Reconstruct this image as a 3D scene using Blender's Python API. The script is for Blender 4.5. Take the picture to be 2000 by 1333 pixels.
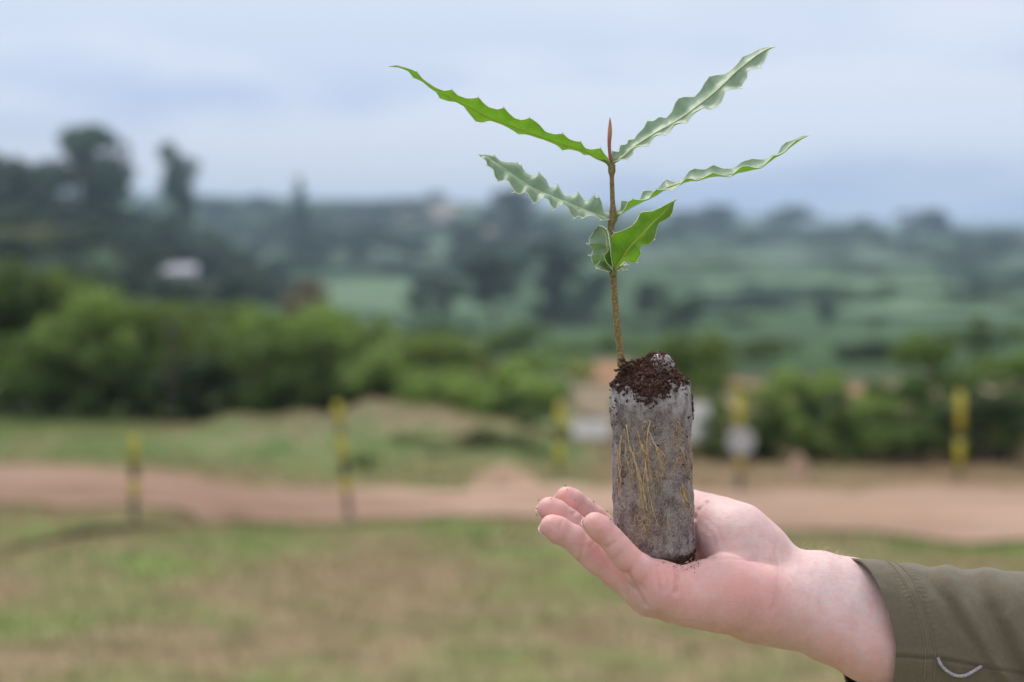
import bpy, bmesh, math, random
import numpy as np
from mathutils import Vector, Matrix, noise as mnoise

random.seed(7); RNG = np.random.RandomState(7)
scene = bpy.context.scene
C = scene.collection
for o in list(bpy.data.objects): bpy.data.objects.remove(o)

# ------------------------------------------------------------------ camera, light, world, exposure
FOC = 2778.0          # focal length in photo pixels (50 mm on 36 mm, 2000 px wide)
VH = 460.0            # row of the true horizon
YS = 0.9              # distance of the seedling
cam_d = bpy.data.cameras.new('camera'); cam = bpy.data.objects.new('camera', cam_d); C.objects.link(cam)
cam.location = (0, 0, 0); cam.rotation_euler = (math.radians(90), 0, 0)
cam_d.lens = 50; cam_d.sensor_width = 36; cam_d.shift_y = -(666.5-VH)/2000.0
cam_d.clip_start = 0.02; cam_d.clip_end = 20000
cam_d.dof.use_dof = True; cam_d.dof.focus_distance = 0.895; cam_d.dof.aperture_fstop = 3.9
scene.camera = cam

SUN_EL, SUN_AZ = math.radians(58), math.radians(-28)    # azimuth from +Y (away from the camera), to the left
w = bpy.data.worlds.new('World'); scene.world = w; w.use_nodes = True
nt = w.node_tree; N = nt.nodes; Lk = nt.links; N.clear()
out = N.new('ShaderNodeOutputWorld'); bg = N.new('ShaderNodeBackground'); Lk.new(bg.outputs[0], out.inputs[0])
sky = N.new('ShaderNodeTexSky'); sky.sky_type = 'NISHITA'; sky.sun_disc = False
sky.sun_elevation = SUN_EL; sky.sun_rotation = SUN_AZ
skm = N.new('ShaderNodeMix'); skm.data_type = 'RGBA'; skm.blend_type = 'MULTIPLY'; skm.inputs[0].default_value = 1
Lk.new(sky.outputs[0], skm.inputs[6]); skm.inputs[7].default_value = (0.09, 0.09, 0.09, 1)
tc = N.new('ShaderNodeTexCoord'); sep = N.new('ShaderNodeSeparateXYZ'); Lk.new(tc.outputs['Generated'], sep.inputs[0])
rampE = N.new('ShaderNodeValToRGB')           # overcast: brighter towards the zenith
mr = N.new('ShaderNodeMapRange'); mr.inputs[1].default_value = -0.02; mr.inputs[2].default_value = 0.6
Lk.new(sep.outputs['Z'], mr.inputs[0]); Lk.new(mr.outputs[0], rampE.inputs[0])
cr = rampE.color_ramp; cr.interpolation = 'EASE'
cr.elements[0].position = 0.0; cr.elements[0].color = (0.42, 0.50, 0.72, 1)
cr.elements[1].position = 1.0; cr.elements[1].color = (1.18, 1.16, 1.14, 1)
for p_, c_ in ((0.10, (0.42, 0.51, 0.74)), (0.17, (0.47, 0.565, 0.80)), (0.24, (0.66, 0.73, 0.89)), (0.40, (0.82, 0.87, 0.95))):
    e = cr.elements.new(p_); e.color = (*c_, 1)
def wnoise(scale, sx, sz, off, detail=3):
    mp = N.new('ShaderNodeMapping'); mp.inputs['Scale'].default_value = (sx, sx, sz); mp.inputs['Location'].default_value = off
    mp.inputs['Rotation'].default_value = (0, math.radians(4), 0)
    n = N.new('ShaderNodeTexNoise'); n.inputs['Scale'].default_value = scale; n.inputs['Detail'].default_value = detail
    n.inputs['Roughness'].default_value = 0.45
    Lk.new(tc.outputs['Generated'], mp.inputs[0]); Lk.new(mp.outputs[0], n.inputs['Vector']); return n
n1 = wnoise(1.0, 3.4, 13, (3.1, 0.4, 0.55), 4)
m1 = N.new('ShaderNodeMapRange'); m1.interpolation_type = 'SMOOTHSTEP'
m1.inputs[1].default_value = 0.42; m1.inputs[2].default_value = 0.62; Lk.new(n1.outputs[0], m1.inputs[0])
cl = N.new('ShaderNodeMix'); cl.data_type = 'RGBA'; cl.blend_type = 'MIX'
cl.inputs[7].default_value = (0.82, 0.85, 0.96, 1)
mm = N.new('ShaderNodeMath'); mm.operation = 'MULTIPLY'; mm.inputs[1].default_value = 0.9
Lk.new(m1.outputs[0], mm.inputs[0]); Lk.new(mm.outputs[0], cl.inputs[0]); Lk.new(rampE.outputs[0], cl.inputs[6])
bk1 = N.new('ShaderNodeMapRange'); bk1.interpolation_type = 'SMOOTHSTEP'; bk1.inputs[1].default_value = .10; bk1.inputs[2].default_value = .035; Lk.new(sep.outputs['Z'], bk1.inputs[0])
bk2 = N.new('ShaderNodeMapRange'); bk2.interpolation_type = 'SMOOTHSTEP'; bk2.inputs[1].default_value = .16; bk2.inputs[2].default_value = -.1; Lk.new(sep.outputs['X'], bk2.inputs[0])
bk = N.new('ShaderNodeMath'); bk.operation = 'MULTIPLY'; Lk.new(bk1.outputs[0], bk.inputs[0]); Lk.new(bk2.outputs[0], bk.inputs[1])
cl2 = N.new('ShaderNodeMix'); cl2.data_type = 'RGBA'; Lk.new(bk.outputs[0], cl2.inputs[0]); Lk.new(cl.outputs[2], cl2.inputs[6]); cl2.inputs[7].default_value = (.80, .79, .86, 1); cl = cl2
mx = N.new('ShaderNodeMix'); mx.data_type = 'RGBA'; mx.inputs[0].default_value = 0.9
Lk.new(skm.outputs[2], mx.inputs[6]); Lk.new(cl.outputs[2], mx.inputs[7])
Lk.new(mx.outputs[2], bg.inputs[0]); bg.inputs[1].default_value = 1.0

sd = bpy.data.lights.new('sun', 'SUN'); sd.energy = 2.1; sd.angle = math.radians(14); sd.color = (1, 0.955, 0.89)
sun = bpy.data.objects.new('sun', sd); C.objects.link(sun)
sdir = Vector((math.sin(SUN_AZ)*math.cos(SUN_EL), math.cos(SUN_AZ)*math.cos(SUN_EL), math.sin(SUN_EL)))
sun.rotation_euler = sdir.to_track_quat('Z', 'Y').to_euler(); sun.location = (0, 0, 20)
scene.view_settings.view_transform = 'Standard'; scene.view_settings.look = 'None'
scene.view_settings.gamma = 1; scene.view_settings.exposure = 0.12; scene.view_settings.use_curve_mapping = False
scene.cycles.use_denoising = True
scene.cycles.max_bounces = 8; scene.cycles.volume_bounces = 1; scene.cycles.transmission_bounces = 4

# ------------------------------------------------------------------ helpers
def P(u, v, dy=0.0):
    """photo column, row and depth behind the seedling's plane (mm) -> a point in the place"""
    Y = YS + dy*0.001
    return Vector(((u-1000)/FOC*Y, Y, (VH-v)/FOC*Y))
PX = YS/FOC                                            # one photo pixel at the seedling, in metres

def mesh_from(name, verts, faces, smooth=True):
    me = bpy.data.meshes.new(name)
    me.from_pydata([tuple(v) for v in verts], [], [tuple(int(i) for i in f) for f in faces]); me.update()
    if smooth: me.polygons.foreach_set('use_smooth', [True]*len(me.polygons))
    return me
def mesh_np(name, V, F, smooth=False):
    me = bpy.data.meshes.new(name); V = np.asarray(V, np.float32); F = np.asarray(F, np.int32)
    n, k = F.shape
    me.vertices.add(len(V)); me.vertices.foreach_set('co', V.ravel())
    me.loops.add(n*k); me.loops.foreach_set('vertex_index', F.ravel())
    me.polygons.add(n); me.polygons.foreach_set('loop_start', np.arange(0, n*k, k, dtype=np.int32))
    me.polygons.foreach_set('loop_total', np.full(n, k, np.int32))
    if smooth: me.polygons.foreach_set('use_smooth', np.ones(n, bool))
    me.update(calc_edges=True); me.validate(); return me
def link(name, me, mat=None, parent=None):
    o = bpy.data.objects.new(name, me); C.objects.link(o)
    if mat is not None and me is not None and not me.materials: me.materials.append(mat)
    if parent is not None: o.parent = parent; 
    return o
def tag(o, label=None, cat=None, group=None, kind=None):
    if label: o['label'] = label
    if cat: o['category'] = cat
    if group: o['group'] = group
    if kind: o['kind'] = kind
    return o
def empty(name, loc, rz=0.0):
    o = bpy.data.objects.new(name, None); C.objects.link(o); o.location = loc; o.rotation_euler = (0, 0, rz)
    o.empty_display_size = 0.05; return o
def local(o, root):
    """parent a mesh built in world coordinates to a root that only has a location"""
    o.parent = root; o.location = tuple(-Vector(root.location)); return o
class MB:
    def __init__(s): s.v = []; s.f = []
    def add(s, vs, fs):
        b = len(s.v); s.v.extend([tuple(v) for v in vs]); s.f.extend([tuple(i+b for i in f) for f in fs])
    def box(s, x0, x1, y0, y1, z0, z1):
        s.add([(x0,y0,z0),(x1,y0,z0),(x1,y1,z0),(x0,y1,z0),(x0,y0,z1),(x1,y0,z1),(x1,y1,z1),(x0,y1,z1)],
              [(0,3,2,1),(4,5,6,7),(0,1,5,4),(1,2,6,5),(2,3,7,6),(3,0,4,7)])
    def tube(s, pts, rads, n=8, cap=True):
        pts = [Vector(p) for p in pts]; k = len(pts)
        if not hasattr(rads, '__len__'): rads = [rads]*k
        t0 = (pts[1]-pts[0]).normalized()
        ref = Vector((0,0,1)) if abs(t0.z) < .9 else Vector((1,0,0))
        a = t0.cross(ref).normalized(); vs = []
        for i, p in enumerate(pts):
            t = (pts[min(i+1,k-1)]-pts[max(i-1,0)])
            if t.length < 1e-12: t = t0
            t = t.normalized(); a = (a - t*a.dot(t)).normalized(); b = t.cross(a)
            for j in range(n):
                an = 2*math.pi*j/n; vs.append(p + (a*math.cos(an)+b*math.sin(an))*rads[i])
        fs = [(i*n+j, i*n+(j+1)%n, (i+1)*n+(j+1)%n, (i+1)*n+j) for i in range(k-1) for j in range(n)]
        if cap: fs.append(tuple(range(n-1,-1,-1))); fs.append(tuple((k-1)*n+j for j in range(n)))
        s.add(vs, fs)
    def mesh(s, name, smooth=True): return mesh_from(name, s.v, s.f, smooth)
def catmull(pts, n):
    pts = [np.array(p, float) for p in pts]
    d = [0.0]
    for a, b in zip(pts, pts[1:]): d.append(d[-1] + max(np.linalg.norm(b-a), 1e-9)**0.5)
    d = np.array(d); T = np.linspace(0, d[-1], n); out = []
    p = [2*pts[0]-pts[1]] + pts + [2*pts[-1]-pts[-2]]
    t = np.concatenate([[d[0]-(d[1]-d[0])], d, [d[-1]+(d[-1]-d[-2])]])
    for x in T:
        i = int(min(max(np.searchsorted(d, x, side='right')-1, 0), len(pts)-2))+1
        t0,t1,t2,t3 = t[i-1],t[i],t[i+1],t[i+2]; p0,p1,p2,p3 = p[i-1],p[i],p[i+1],p[i+2]
        A1 = (t1-x)/(t1-t0)*p0+(x-t0)/(t1-t0)*p1; A2 = (t2-x)/(t2-t1)*p1+(x-t1)/(t2-t1)*p2; A3 = (t3-x)/(t3-t2)*p2+(x-t2)/(t3-t2)*p3
        B1 = (t2-x)/(t2-t0)*A1+(x-t0)/(t2-t0)*A2; B2 = (t3-x)/(t3-t1)*A2+(x-t1)/(t3-t1)*A3
        out.append((t2-x)/(t2-t1)*B1+(x-t1)/(t2-t1)*B2)
    return np.array(out)

# ------------------------------------------------------------------ materials
class Mat:
    def __init__(s, name):
        s.m = bpy.data.materials.new(name); s.m.use_nodes = True; s.nt = s.m.node_tree
        s.b = s.nt.nodes['Principled BSDF']; s.out = s.nt.nodes['Material Output']
    def n(s, t, **kw):
        x = s.nt.nodes.new(t)
        for k, v in kw.items():
            if k.startswith('_'): setattr(x, k[1:], v)
            else: x.inputs[k.replace('__', ' ')].default_value = v
        return x
    def l(s, a, b): s.nt.links.new(a, b)
    def noise(s, scale, detail=4, rough=.55, vec=None, dist=0):
        x = s.n('ShaderNodeTexNoise', Scale=scale, Detail=detail, Roughness=rough, Distortion=dist)
        if vec: s.l(vec, x.inputs['Vector'])
        return x.outputs[0]
    def ramp(s, fac, stops, interp='LINEAR'):
        r = s.n('ShaderNodeValToRGB'); s.l(fac, r.inputs[0]); c = r.color_ramp; c.interpolation = interp
        c.elements[0].position, c.elements[1].position = stops[0][0], stops[-1][0]
        c.elements[0].color = (*stops[0][1], 1); c.elements[1].color = (*stops[-1][1], 1)
        for p, col in stops[1:-1]: e = c.elements.new(p); e.color = (*col, 1)
        return r.outputs[0]
    def mix(s, f, a, b, mode='MIX'):
        x = s.n('ShaderNodeMix', _data_type='RGBA', _blend_type=mode)
        for sock, v in ((x.inputs[0], f), (x.inputs[6], a), (x.inputs[7], b)):
            if isinstance(v, bpy.types.NodeSocket): s.l(v, sock)
            elif isinstance(v, (int, float)): sock.default_value = v
            else: sock.default_value = (*v, 1)
        return x.outputs[2]
    def bump(s, h, strength, dist):
        x = s.n('ShaderNodeBump', Strength=strength, Distance=dist); s.l(h, x.inputs['Height']); s.l(x.outputs[0], s.b.inputs['Normal']); return x
    def obj(s): return s.n('ShaderNodeTexCoord').outputs['Object']
    def geo(s): return s.n('ShaderNodeNewGeometry').outputs['Position']
    def mapping(s, vec, scale=(1,1,1), loc=(0,0,0), rot=(0,0,0)):
        x = s.n('ShaderNodeMapping'); x.inputs['Scale'].default_value = scale; x.inputs['Location'].default_value = loc
        x.inputs['Rotation'].default_value = rot; s.l(vec, x.inputs[0]); return x.outputs[0]
    def attr(s, name, out='Color'): return s.n('ShaderNodeAttribute', _attribute_name=name).outputs[out]

def simple(name, col, rough=.7, var=.25, scale=20, spec=.3):
    m = Mat(name); f = m.noise(scale, 4, vec=m.obj())
    lo = tuple(c*(1-var) for c in col); hi = tuple(min(c*(1+var), 1) for c in col)
    m.l(m.ramp(f, [(.3, lo), (.7, hi)]), m.b.inputs['Base Color']); m.b.inputs['Roughness'].default_value = rough
    m.b.inputs['Specular IOR Level'].default_value = spec
    return m.m

def foliage_mat(name, lo, hi, trans=.45, spec=.25):
    m = Mat(name); f = m.attr('tint', 'Fac')
    oi = m.n('ShaderNodeObjectInfo')
    col = m.ramp(f, [(.0, lo), (1., hi)])
    hs = m.n('ShaderNodeHueSaturation'); m.l(col, hs.inputs['Color'])
    mr_ = m.n('ShaderNodeMapRange'); mr_.inputs[3].default_value = .75; mr_.inputs[4].default_value = 1.3
    m.l(oi.outputs['Random'], mr_.inputs[0]); m.l(mr_.outputs[0], hs.inputs['Value'])
    m.l(hs.outputs[0], m.b.inputs['Base Color']); m.b.inputs['Roughness'].default_value = .55
    m.b.inputs['Specular IOR Level'].default_value = spec
    tr = m.n('ShaderNodeBsdfTranslucent'); m.l(m.mix(1., hs.outputs[0], (1.25, 1.35, .6), 'MULTIPLY'), tr.inputs[0])
    ms = m.n('ShaderNodeMixShader'); ms.inputs[0].default_value = trans
    m.l(m.b.outputs[0], ms.inputs[1]); m.l(tr.outputs[0], ms.inputs[2]); m.l(ms.outputs[0], m.out.inputs[0])
    return m.m
F_bright = foliage_mat('leaves_bright', (.075, .13, .038), (.255, .335, .11))
F_mid = foliage_mat('leaves_mid', (.045, .085, .026), (.165, .235, .07))
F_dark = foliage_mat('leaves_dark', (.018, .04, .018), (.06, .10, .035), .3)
F_blue = foliage_mat('leaves_bluish', (.03, .058, .036), (.085, .14, .08), .3)
F_olive = foliage_mat('leaves_olive', (.09, .105, .035), (.25, .26, .10), .4)
F_brown = foliage_mat('leaves_dry', (.07, .045, .025), (.24, .15, .08), .3)
M_bark = simple('bark', (.14, .105, .075), .9, .35, 12)
M_paint = simple('white_paint', (.75, .74, .76), .6, .06, 4)
M_yellow = simple('yellow_paint', (.46, .39, .03), .5, .1, 6)
M_black = simple('black_paint', (.03, .032, .03), .5, .2, 6)
M_post = simple('weathered_post', (.22, .20, .17), .85, .25, 10)
M_roof = simple('grey_roof', (.30, .30, .35), .6, .1, 1)
M_glass = simple('dark_window', (.04, .05, .06), .15, .1, 2, .6)
M_earth = simple('orange_earth', (.28, .15, .07), .95, .25, .6)

# ------------------------------------------------------------------ terrain
_D = np.array([-50, 0, 8, 17, 22, 33, 60, 85, 150, 250, 400, 600, 900, 1200, 1600, 2600, 4200], float)
_Z = np.array([-1.5, -1.55, -2.4, -3.33, -3.63, -4.3, -6.0, -7.3, -11.5, -16, -14.4, -9.5, -2, 4, -10, 10, -20], float)
def sstep(a, b, x):
    t = np.clip((x-a)/(b-a), 0, 1); return t*t*(3-2*t)
def ground_h(x, y):
    x = np.asarray(x, float); y = np.asarray(y, float)
    z = np.interp(y, _D, _Z)
    for s_ in (.94, 1.06): z = z + np.interp(y*s_, _D, _Z)
    z = z/3
    u = np.clip(1000+FOC*x/np.maximum(y, 5), -1500, 3500)
    crest = np.interp(u, [-1500, 0, 250, 900, 1300, 1600, 2000, 3500], [40, 34, 27, 24, 11, 3, 0, 0])
    z = z + crest*np.exp(-((y-1150)/420)**2)
    far = np.interp(u, [-1500, 0, 700, 1300, 1800, 2600], [90, 78, 58, 40, 15, 10])
    z = z + far*np.exp(-((y-2600)/500)**2)
    z = z + 15*np.exp(-((u-60)/370)**2)*np.exp(-((y-260)/110)**2)
    # bank in front of the bushes
    z = z + (.62+.10*np.sin(x*2.1)+.06*np.sin(x*4.7+1))*np.exp(-((x+3.2)/2.9)**2-((y-26.0)/2.3)**2) + .42*np.exp(-((x+.7)/1.9)**2-((y-24.8)/1.8)**2)
    z = z + .05*np.sin(x*1.1+y*.4)*np.exp(-((y-15)/9)**2) + .03*np.sin(x*2.3-y*1.3)*np.exp(-((y-13)/8)**2)
    # shallow ditch at the left
    z = z - .30*np.exp(-((y-(14.4+2.2*(x+4.0)))/.55)**2)*np.exp(-((x+4.1)/.9)**4)
    return z
def gz(x, y): return float(ground_h(x, y))
ang = np.concatenate([np.linspace(-180, -32, 40, endpoint=False), np.linspace(-32, 32, 260, endpoint=False), np.linspace(32, 180, 40, endpoint=False)])
rad = np.concatenate([np.linspace(.3, 40, 230, endpoint=False), np.geomspace(40, 4000, 150)])
A_, R_ = np.meshgrid(np.radians(ang), rad)
X_, Y_ = R_*np.sin(A_), R_*np.cos(A_)
V = np.stack([X_, Y_, ground_h(X_, Y_)], -1).reshape(-1, 3)
na, nr = len(ang), len(rad); i_, j_ = np.meshgrid(np.arange(nr-1), np.arange(na), indexing='ij'); jn = (j_+1) % na
Fq = np.stack([i_*na+j_, i_*na+jn, (i_+1)*na+jn, (i_+1)*na+j_], -1).reshape(-1, 4)[:, ::-1]
gm = Mat('ground'); pos = gm.geo(); sp = gm.n('ShaderNodeSeparateXYZ'); gm.l(pos, sp.inputs[0])
a1 = gm.noise(.55, 5, .6, vec=pos); a2 = gm.noise(2.6, 5, .65, vec=pos); a3 = gm.noise(.028, 6, .62, vec=gm.mapping(pos, (1, .35, 1)), dist=.6)
dry = gm.ramp(a2, [(.3, (.15, .11, .065)), (.5, (.26, .20, .12)), (.72, (.34, .245, .155))])
grn = gm.ramp(a2, [(.3, (.10, .14, .04)), (.7, (.22, .29, .09))])
near = gm.mix(gm.ramp(a1, [(.44, (0, 0, 0)), (.62, (1, 1, 1))]), dry, grn)
strip = gm.n('ShaderNodeMapRange', _interpolation_type='SMOOTHSTEP'); strip.inputs[1].default_value = 21; strip.inputs[2].default_value = 23.5
gm.l(sp.outputs['Y'], strip.inputs[0])
near = gm.mix(strip.outputs[0], near, gm.ramp(a1, [(.42, (.13, .20, .07)), (.55, (.20, .25, .11)), (.68, (.30, .23, .15))]))
vd = gm.n('ShaderNodeVectorMath', _operation='DISTANCE'); gm.l(gm.mapping(pos, (.28, .36, 0)), vd.inputs[0]); vd.inputs[1].default_value = (-2.6*.28, 26*.36, 0)
near = gm.mix(gm.ramp(vd.outputs['Value'], [(.45, (.6, .6, .6)), (1., (0, 0, 0))]), near, gm.ramp(a2, [(.3, (.14, .11, .075)), (.7, (.26, .215, .155))]))
rt = gm.n('ShaderNodeMapRange', _interpolation_type='SMOOTHSTEP'); rt.inputs[1].default_value = .8; rt.inputs[2].default_value = 2.0; gm.l(sp.outputs['X'], rt.inputs[0])
ry = gm.n('ShaderNodeMapRange', _interpolation_type='SMOOTHSTEP'); ry.inputs[1].default_value = 17; ry.inputs[2].default_value = 19; gm.l(sp.outputs['Y'], ry.inputs[0])
rxy = gm.n('ShaderNodeMath', _operation='MULTIPLY'); gm.l(rt.outputs[0], rxy.inputs[0]); gm.l(ry.outputs[0], rxy.inputs[1]); near = gm.mix(rxy.outputs[0], near, dry)
farc = gm.ramp(a3, [(.30, (.025, .042, .02)), (.42, (.04, .075, .03)), (.52, (.065, .12, .045)), (.62, (.04, .07, .03)), (.74, (.14, .12, .085))])
bl = gm.n('ShaderNodeMapRange', _interpolation_type='SMOOTHSTEP'); bl.inputs[1].default_value = 34; bl.inputs[2].default_value = 70
gm.l(sp.outputs['Y'], bl.inputs[0]); gm.l(gm.mix(bl.outputs[0], near, farc), gm.b.inputs['Base Color'])
gm.b.inputs['Roughness'].default_value = .95; gm.b.inputs['Specular IOR Level'].default_value = .1
gm.bump(gm.noise(25, 5, .7, vec=pos), .6, .03)
ground = tag(link('ground', mesh_np('ground', V, Fq, True), gm.m), kind='structure')

def sheet(name, xs, near_f, far_f, ny, mat, lift=.015):
    V = []; 
    for i in range(ny+1):
        for x in xs:
            n_, f_ = near_f(x), far_f(x); y = n_+(f_-n_)*i/ny; V.append((x if not callable(mat) else x, y, 0))
    V = np.array(V); V[:, 2] = ground_h(V[:, 0], V[:, 1])+lift
    k = len(xs); F = [(i*k+j, i*k+j+1, (i+1)*k+j+1, (i+1)*k+j) for i in range(ny) for j in range(k-1)]
    return link(name, mesh_np(name, V, F, True), mat)
rm = Mat('dirt_road'); rp = rm.geo()
rc = rm.ramp(rm.noise(.8, 5, .6, vec=rm.mapping(rp, (.5, 1.6, 1))), [(.3, (.27, .17, .12)), (.5, (.41, .275, .205)), (.7, (.51, .365, .29))])
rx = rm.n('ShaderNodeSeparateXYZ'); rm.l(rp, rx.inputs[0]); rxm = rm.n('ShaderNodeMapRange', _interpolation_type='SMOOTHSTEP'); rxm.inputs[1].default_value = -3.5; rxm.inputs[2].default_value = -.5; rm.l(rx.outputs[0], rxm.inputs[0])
rc = rm.mix(rxm.outputs[0], rm.mix(1., rc, (.74, .70, .68), 'MULTIPLY'), rc)  # shade over the left stretch, painted into the road colour
ruts = rm.ramp(rm.noise(1.0, 4, .6, vec=rm.mapping(rp, (.10, 2.4, 1), rot=(0, 0, .05))), [(.42, (0, 0, 0)), (.62, (.55, .55, .55))]); rc = rm.mix(ruts, rc, (.24, .165, .115))
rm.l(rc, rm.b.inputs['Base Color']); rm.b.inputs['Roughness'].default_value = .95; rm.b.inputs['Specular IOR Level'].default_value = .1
rm.bump(rm.noise(14, 6, .7, vec=rp), .5, .04)
def wob(x, a, s): return a*(mnoise.noise(Vector((x*.7, s, 0)))+.5*mnoise.noise(Vector((x*2.1, s+5, 0))))
def rnear(x): return np.interp(x, [-14, -6, -4.5, -3, -1, 0, 2, 6, 14], [17.4, 16.5, 15.9, 15.6, 16.2, 16.4, 14.6, 14.4, 14.2]) + wob(x, .5, 1)
def rfar(x): return np.interp(x, [-14, -8, -5, -3, -1.5, 0, 1.5, 3, 14], [21.9, 21.2, 20.2, 19.3, 19.3, 19.2, 19.4, 19.2, 19.8]) + wob(x, .7, 9)
xs = np.linspace(-14, 16, 220)
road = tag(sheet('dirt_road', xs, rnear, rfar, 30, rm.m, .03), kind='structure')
# low earth heap on the road's far edge, bare earth patches beyond the bushes, ditch soil
def lump(name, x, y, rx, ry, h, mat, seed=0, n=22):
    vs = []; fs = []
    for i in range(n+1):
        for j in range(n*2):
            r = i/n; a = math.pi*j/n; px, py = r*rx*math.cos(a), r*ry*math.sin(a)
            nn = mnoise.noise(Vector((px*1.3+seed, py*1.3, seed)))*.35+mnoise.noise(Vector((px*4+seed, py*4, 3)))*.18
            z = h*(math.cos(min(r, 1)*math.pi)*.5+.5)*(1+nn)
            vs.append((px, py, z + gz(x+px, y+py)-gz(x, y)-.05))
    for i in range(n):
        for j in range(n*2): fs.append((i*2*n+j, (i+1)*2*n+j, (i+1)*2*n+(j+1) % (2*n), i*2*n+(j+1) % (2*n)))
    o = link(name, mesh_from(name, vs, fs), mat); o.location = (x, y, gz(x, y)); return o
M_heap = simple('heap_earth', (.40, .27, .19), .95, .2, 4)
M_ditch = simple('ditch_soil', (.04, .028, .02), .95, .35, 6)
tag(lump('earth_heap', -.1, 19.6, .75, .5, .32, M_heap, 2), 'low heap of pink earth on the dirt road left of the fingertips', 'earth heap')
tag(lump('earth_heap', 4.15, 20.6, .28, .3, .42, M_heap, 6), 'small tan heap of earth right of the post with the white band', 'earth heap')
tag(sheet('ditch', np.linspace(-5.0, -3.3, 60), lambda x: 14.4+2.2*(x+4.0)-.6*max(0, 1-((x+4.15)/.85)**2)**.5+.15*wob(x, 1, 3), lambda x: 14.4+2.2*(x+4.0)+.6*max(0, 1-((x+4.15)/.85)**2)**.5+.15*wob(x, 1, 4)+.01, 8, M_ditch, .02), kind='structure')
def uD(u, D): return (u-1000)/FOC*D
def patch(name, u0, u1, D0, D1, mat, lift=.1, seed=0):
    xs = np.linspace(uD(u0, (D0+D1)/2), uD(u1, (D0+D1)/2), 60); x0, x1 = xs[0], xs[-1]; dd = (D1-D0)/2; dm = (D0+D1)/2
    def half(x): t = (x-x0)/(x1-x0)*2-1; return dd*math.sqrt(max(1-t**4, .0))*(1+.2*mnoise.noise(Vector((x*3/(x1-x0)*4, seed, 0))))+.01*dd
    return tag(sheet(name, xs, lambda x: dm-half(x), lambda x: dm+half(x), 16, mat, lift), kind='structure')
patch('bare_earth', 1110, 1290, 50, 76, M_earth, .12, 1)
patch('bare_earth', 1620, 1715, 42, 49, M_earth, .12, 2)
patch('bare_earth', 1430, 1480, 46, 54, M_earth, .12, 3)
M_tan = simple('tan_earth', (.20, .155, .095), .95, .25, .8)
patch('dry_slope', 1095, 1300, 32, 50, M_tan, .10, 4)
patch('dry_slope', 1425, 1480, 29, 42, M_tan, .10, 5)
def fieldmat(name, lo, hi):
    m = Mat(name); p = m.geo(); wv = m.n('ShaderNodeTexWave', Scale=.28, Distortion=2.0, Detail=2); m.l(m.mapping(p, (.25, 1, 1)), wv.inputs[0])
    m.l(m.ramp(wv.outputs[1], [(.2, lo), (.8, hi)]), m.b.inputs['Base Color']); m.b.inputs['Roughness'].default_value = .9; return m.m
M_f1 = fieldmat('crop_rows', (.055, .11, .045), (.095, .185, .07)); M_f2 = fieldmat('pasture', (.04, .075, .035), (.07, .125, .05)); M_f3 = fieldmat('dry_field', (.13, .105, .07), (.22, .165, .115))
for k, (a, b, c, d, m_) in enumerate([(560, 1010, 270, 410, M_f1), (520, 900, 470, 640, M_f2), (1380, 2080, 270, 430, M_f1), (1180, 1560, 480, 640, M_f2), (1500, 2100, 520, 720, M_f2),
                       (640, 900, 760, 1000, M_f3), (1900, 2150, 760, 950, M_f3), (900, 1100, 650, 800, M_f3), (1350, 1800, 800, 950, M_f2)]):
    patch('crop_field', a, b, c, d, m_, .5, k)

# ------------------------------------------------------------------ vegetation
def leaf_cloud(blobs, n, size, seed, name):
    r = np.random.RandomState(seed); B = np.array([b[:3] for b in blobs]); S = np.array([b[3:6] for b in blobs]); wgt = S.prod(1)**.66; wgt /= wgt.sum()
    k = r.choice(len(B), n, p=wgt); d = r.normal(size=(n, 3)); d /= np.linalg.norm(d, axis=1)[:, None]
    rr = r.uniform(.45, 1.08, n)**.6; c = B[k]+d*S[k]*rr[:, None]
    nrm = d+r.normal(scale=.7, size=(n, 3)); nrm /= np.linalg.norm(nrm, axis=1)[:, None]
    t = np.cross(nrm, r.normal(size=(n, 3))); t /= np.linalg.norm(t, axis=1)[:, None]; b = np.cross(nrm, t)
    s = size*r.uniform(.5, 1.4, n)[:, None]
    V = np.stack([c-t*s, c-b*s*.45+nrm*s*.1, c+t*s, c+b*s*.45+nrm*s*.1], 1).reshape(-1, 3)
    V[:, 2] = np.maximum(V[:, 2], 0.0)
    F = np.arange(4*n).reshape(n, 4); me = mesh_np(name, V, F)
    at = me.attributes.new('tint', 'FLOAT', 'POINT'); at.data.foreach_set('value', np.repeat(np.clip(r.uniform(0, 1, n)*.7+.3*r.uniform(0, 1, len(B))[k], 0, 1), 4).astype(np.float32))
    return me
def branches(blobs, h0, rad, seed, name):
    r = random.Random(seed); mb = MB()
    top = max(b[2] for b in blobs)*.85
    spine = [Vector((r.uniform(-.02, .02)*i, r.uniform(-.02, .02)*i, top*i/5)) for i in range(6)]
    mb.tube(spine, [rad*(1-.8*i/5)*(1.35 if i == 0 else 1) for i in range(6)], 8)
    for b in blobs:
        zc = max(min(b[2]*.75, top*.9), h0*.4); i = zc/top*5; a = spine[int(i)].lerp(spine[min(int(i)+1, 5)], i-int(i))
        e = Vector(b[:3]); m = a.lerp(e, .5)+Vector((0, 0, -.02)); mb.tube([a, m, e], [rad*.45, rad*.3, rad*.1], 5)
    return mb.mesh(name)
PROTO = {}
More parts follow.
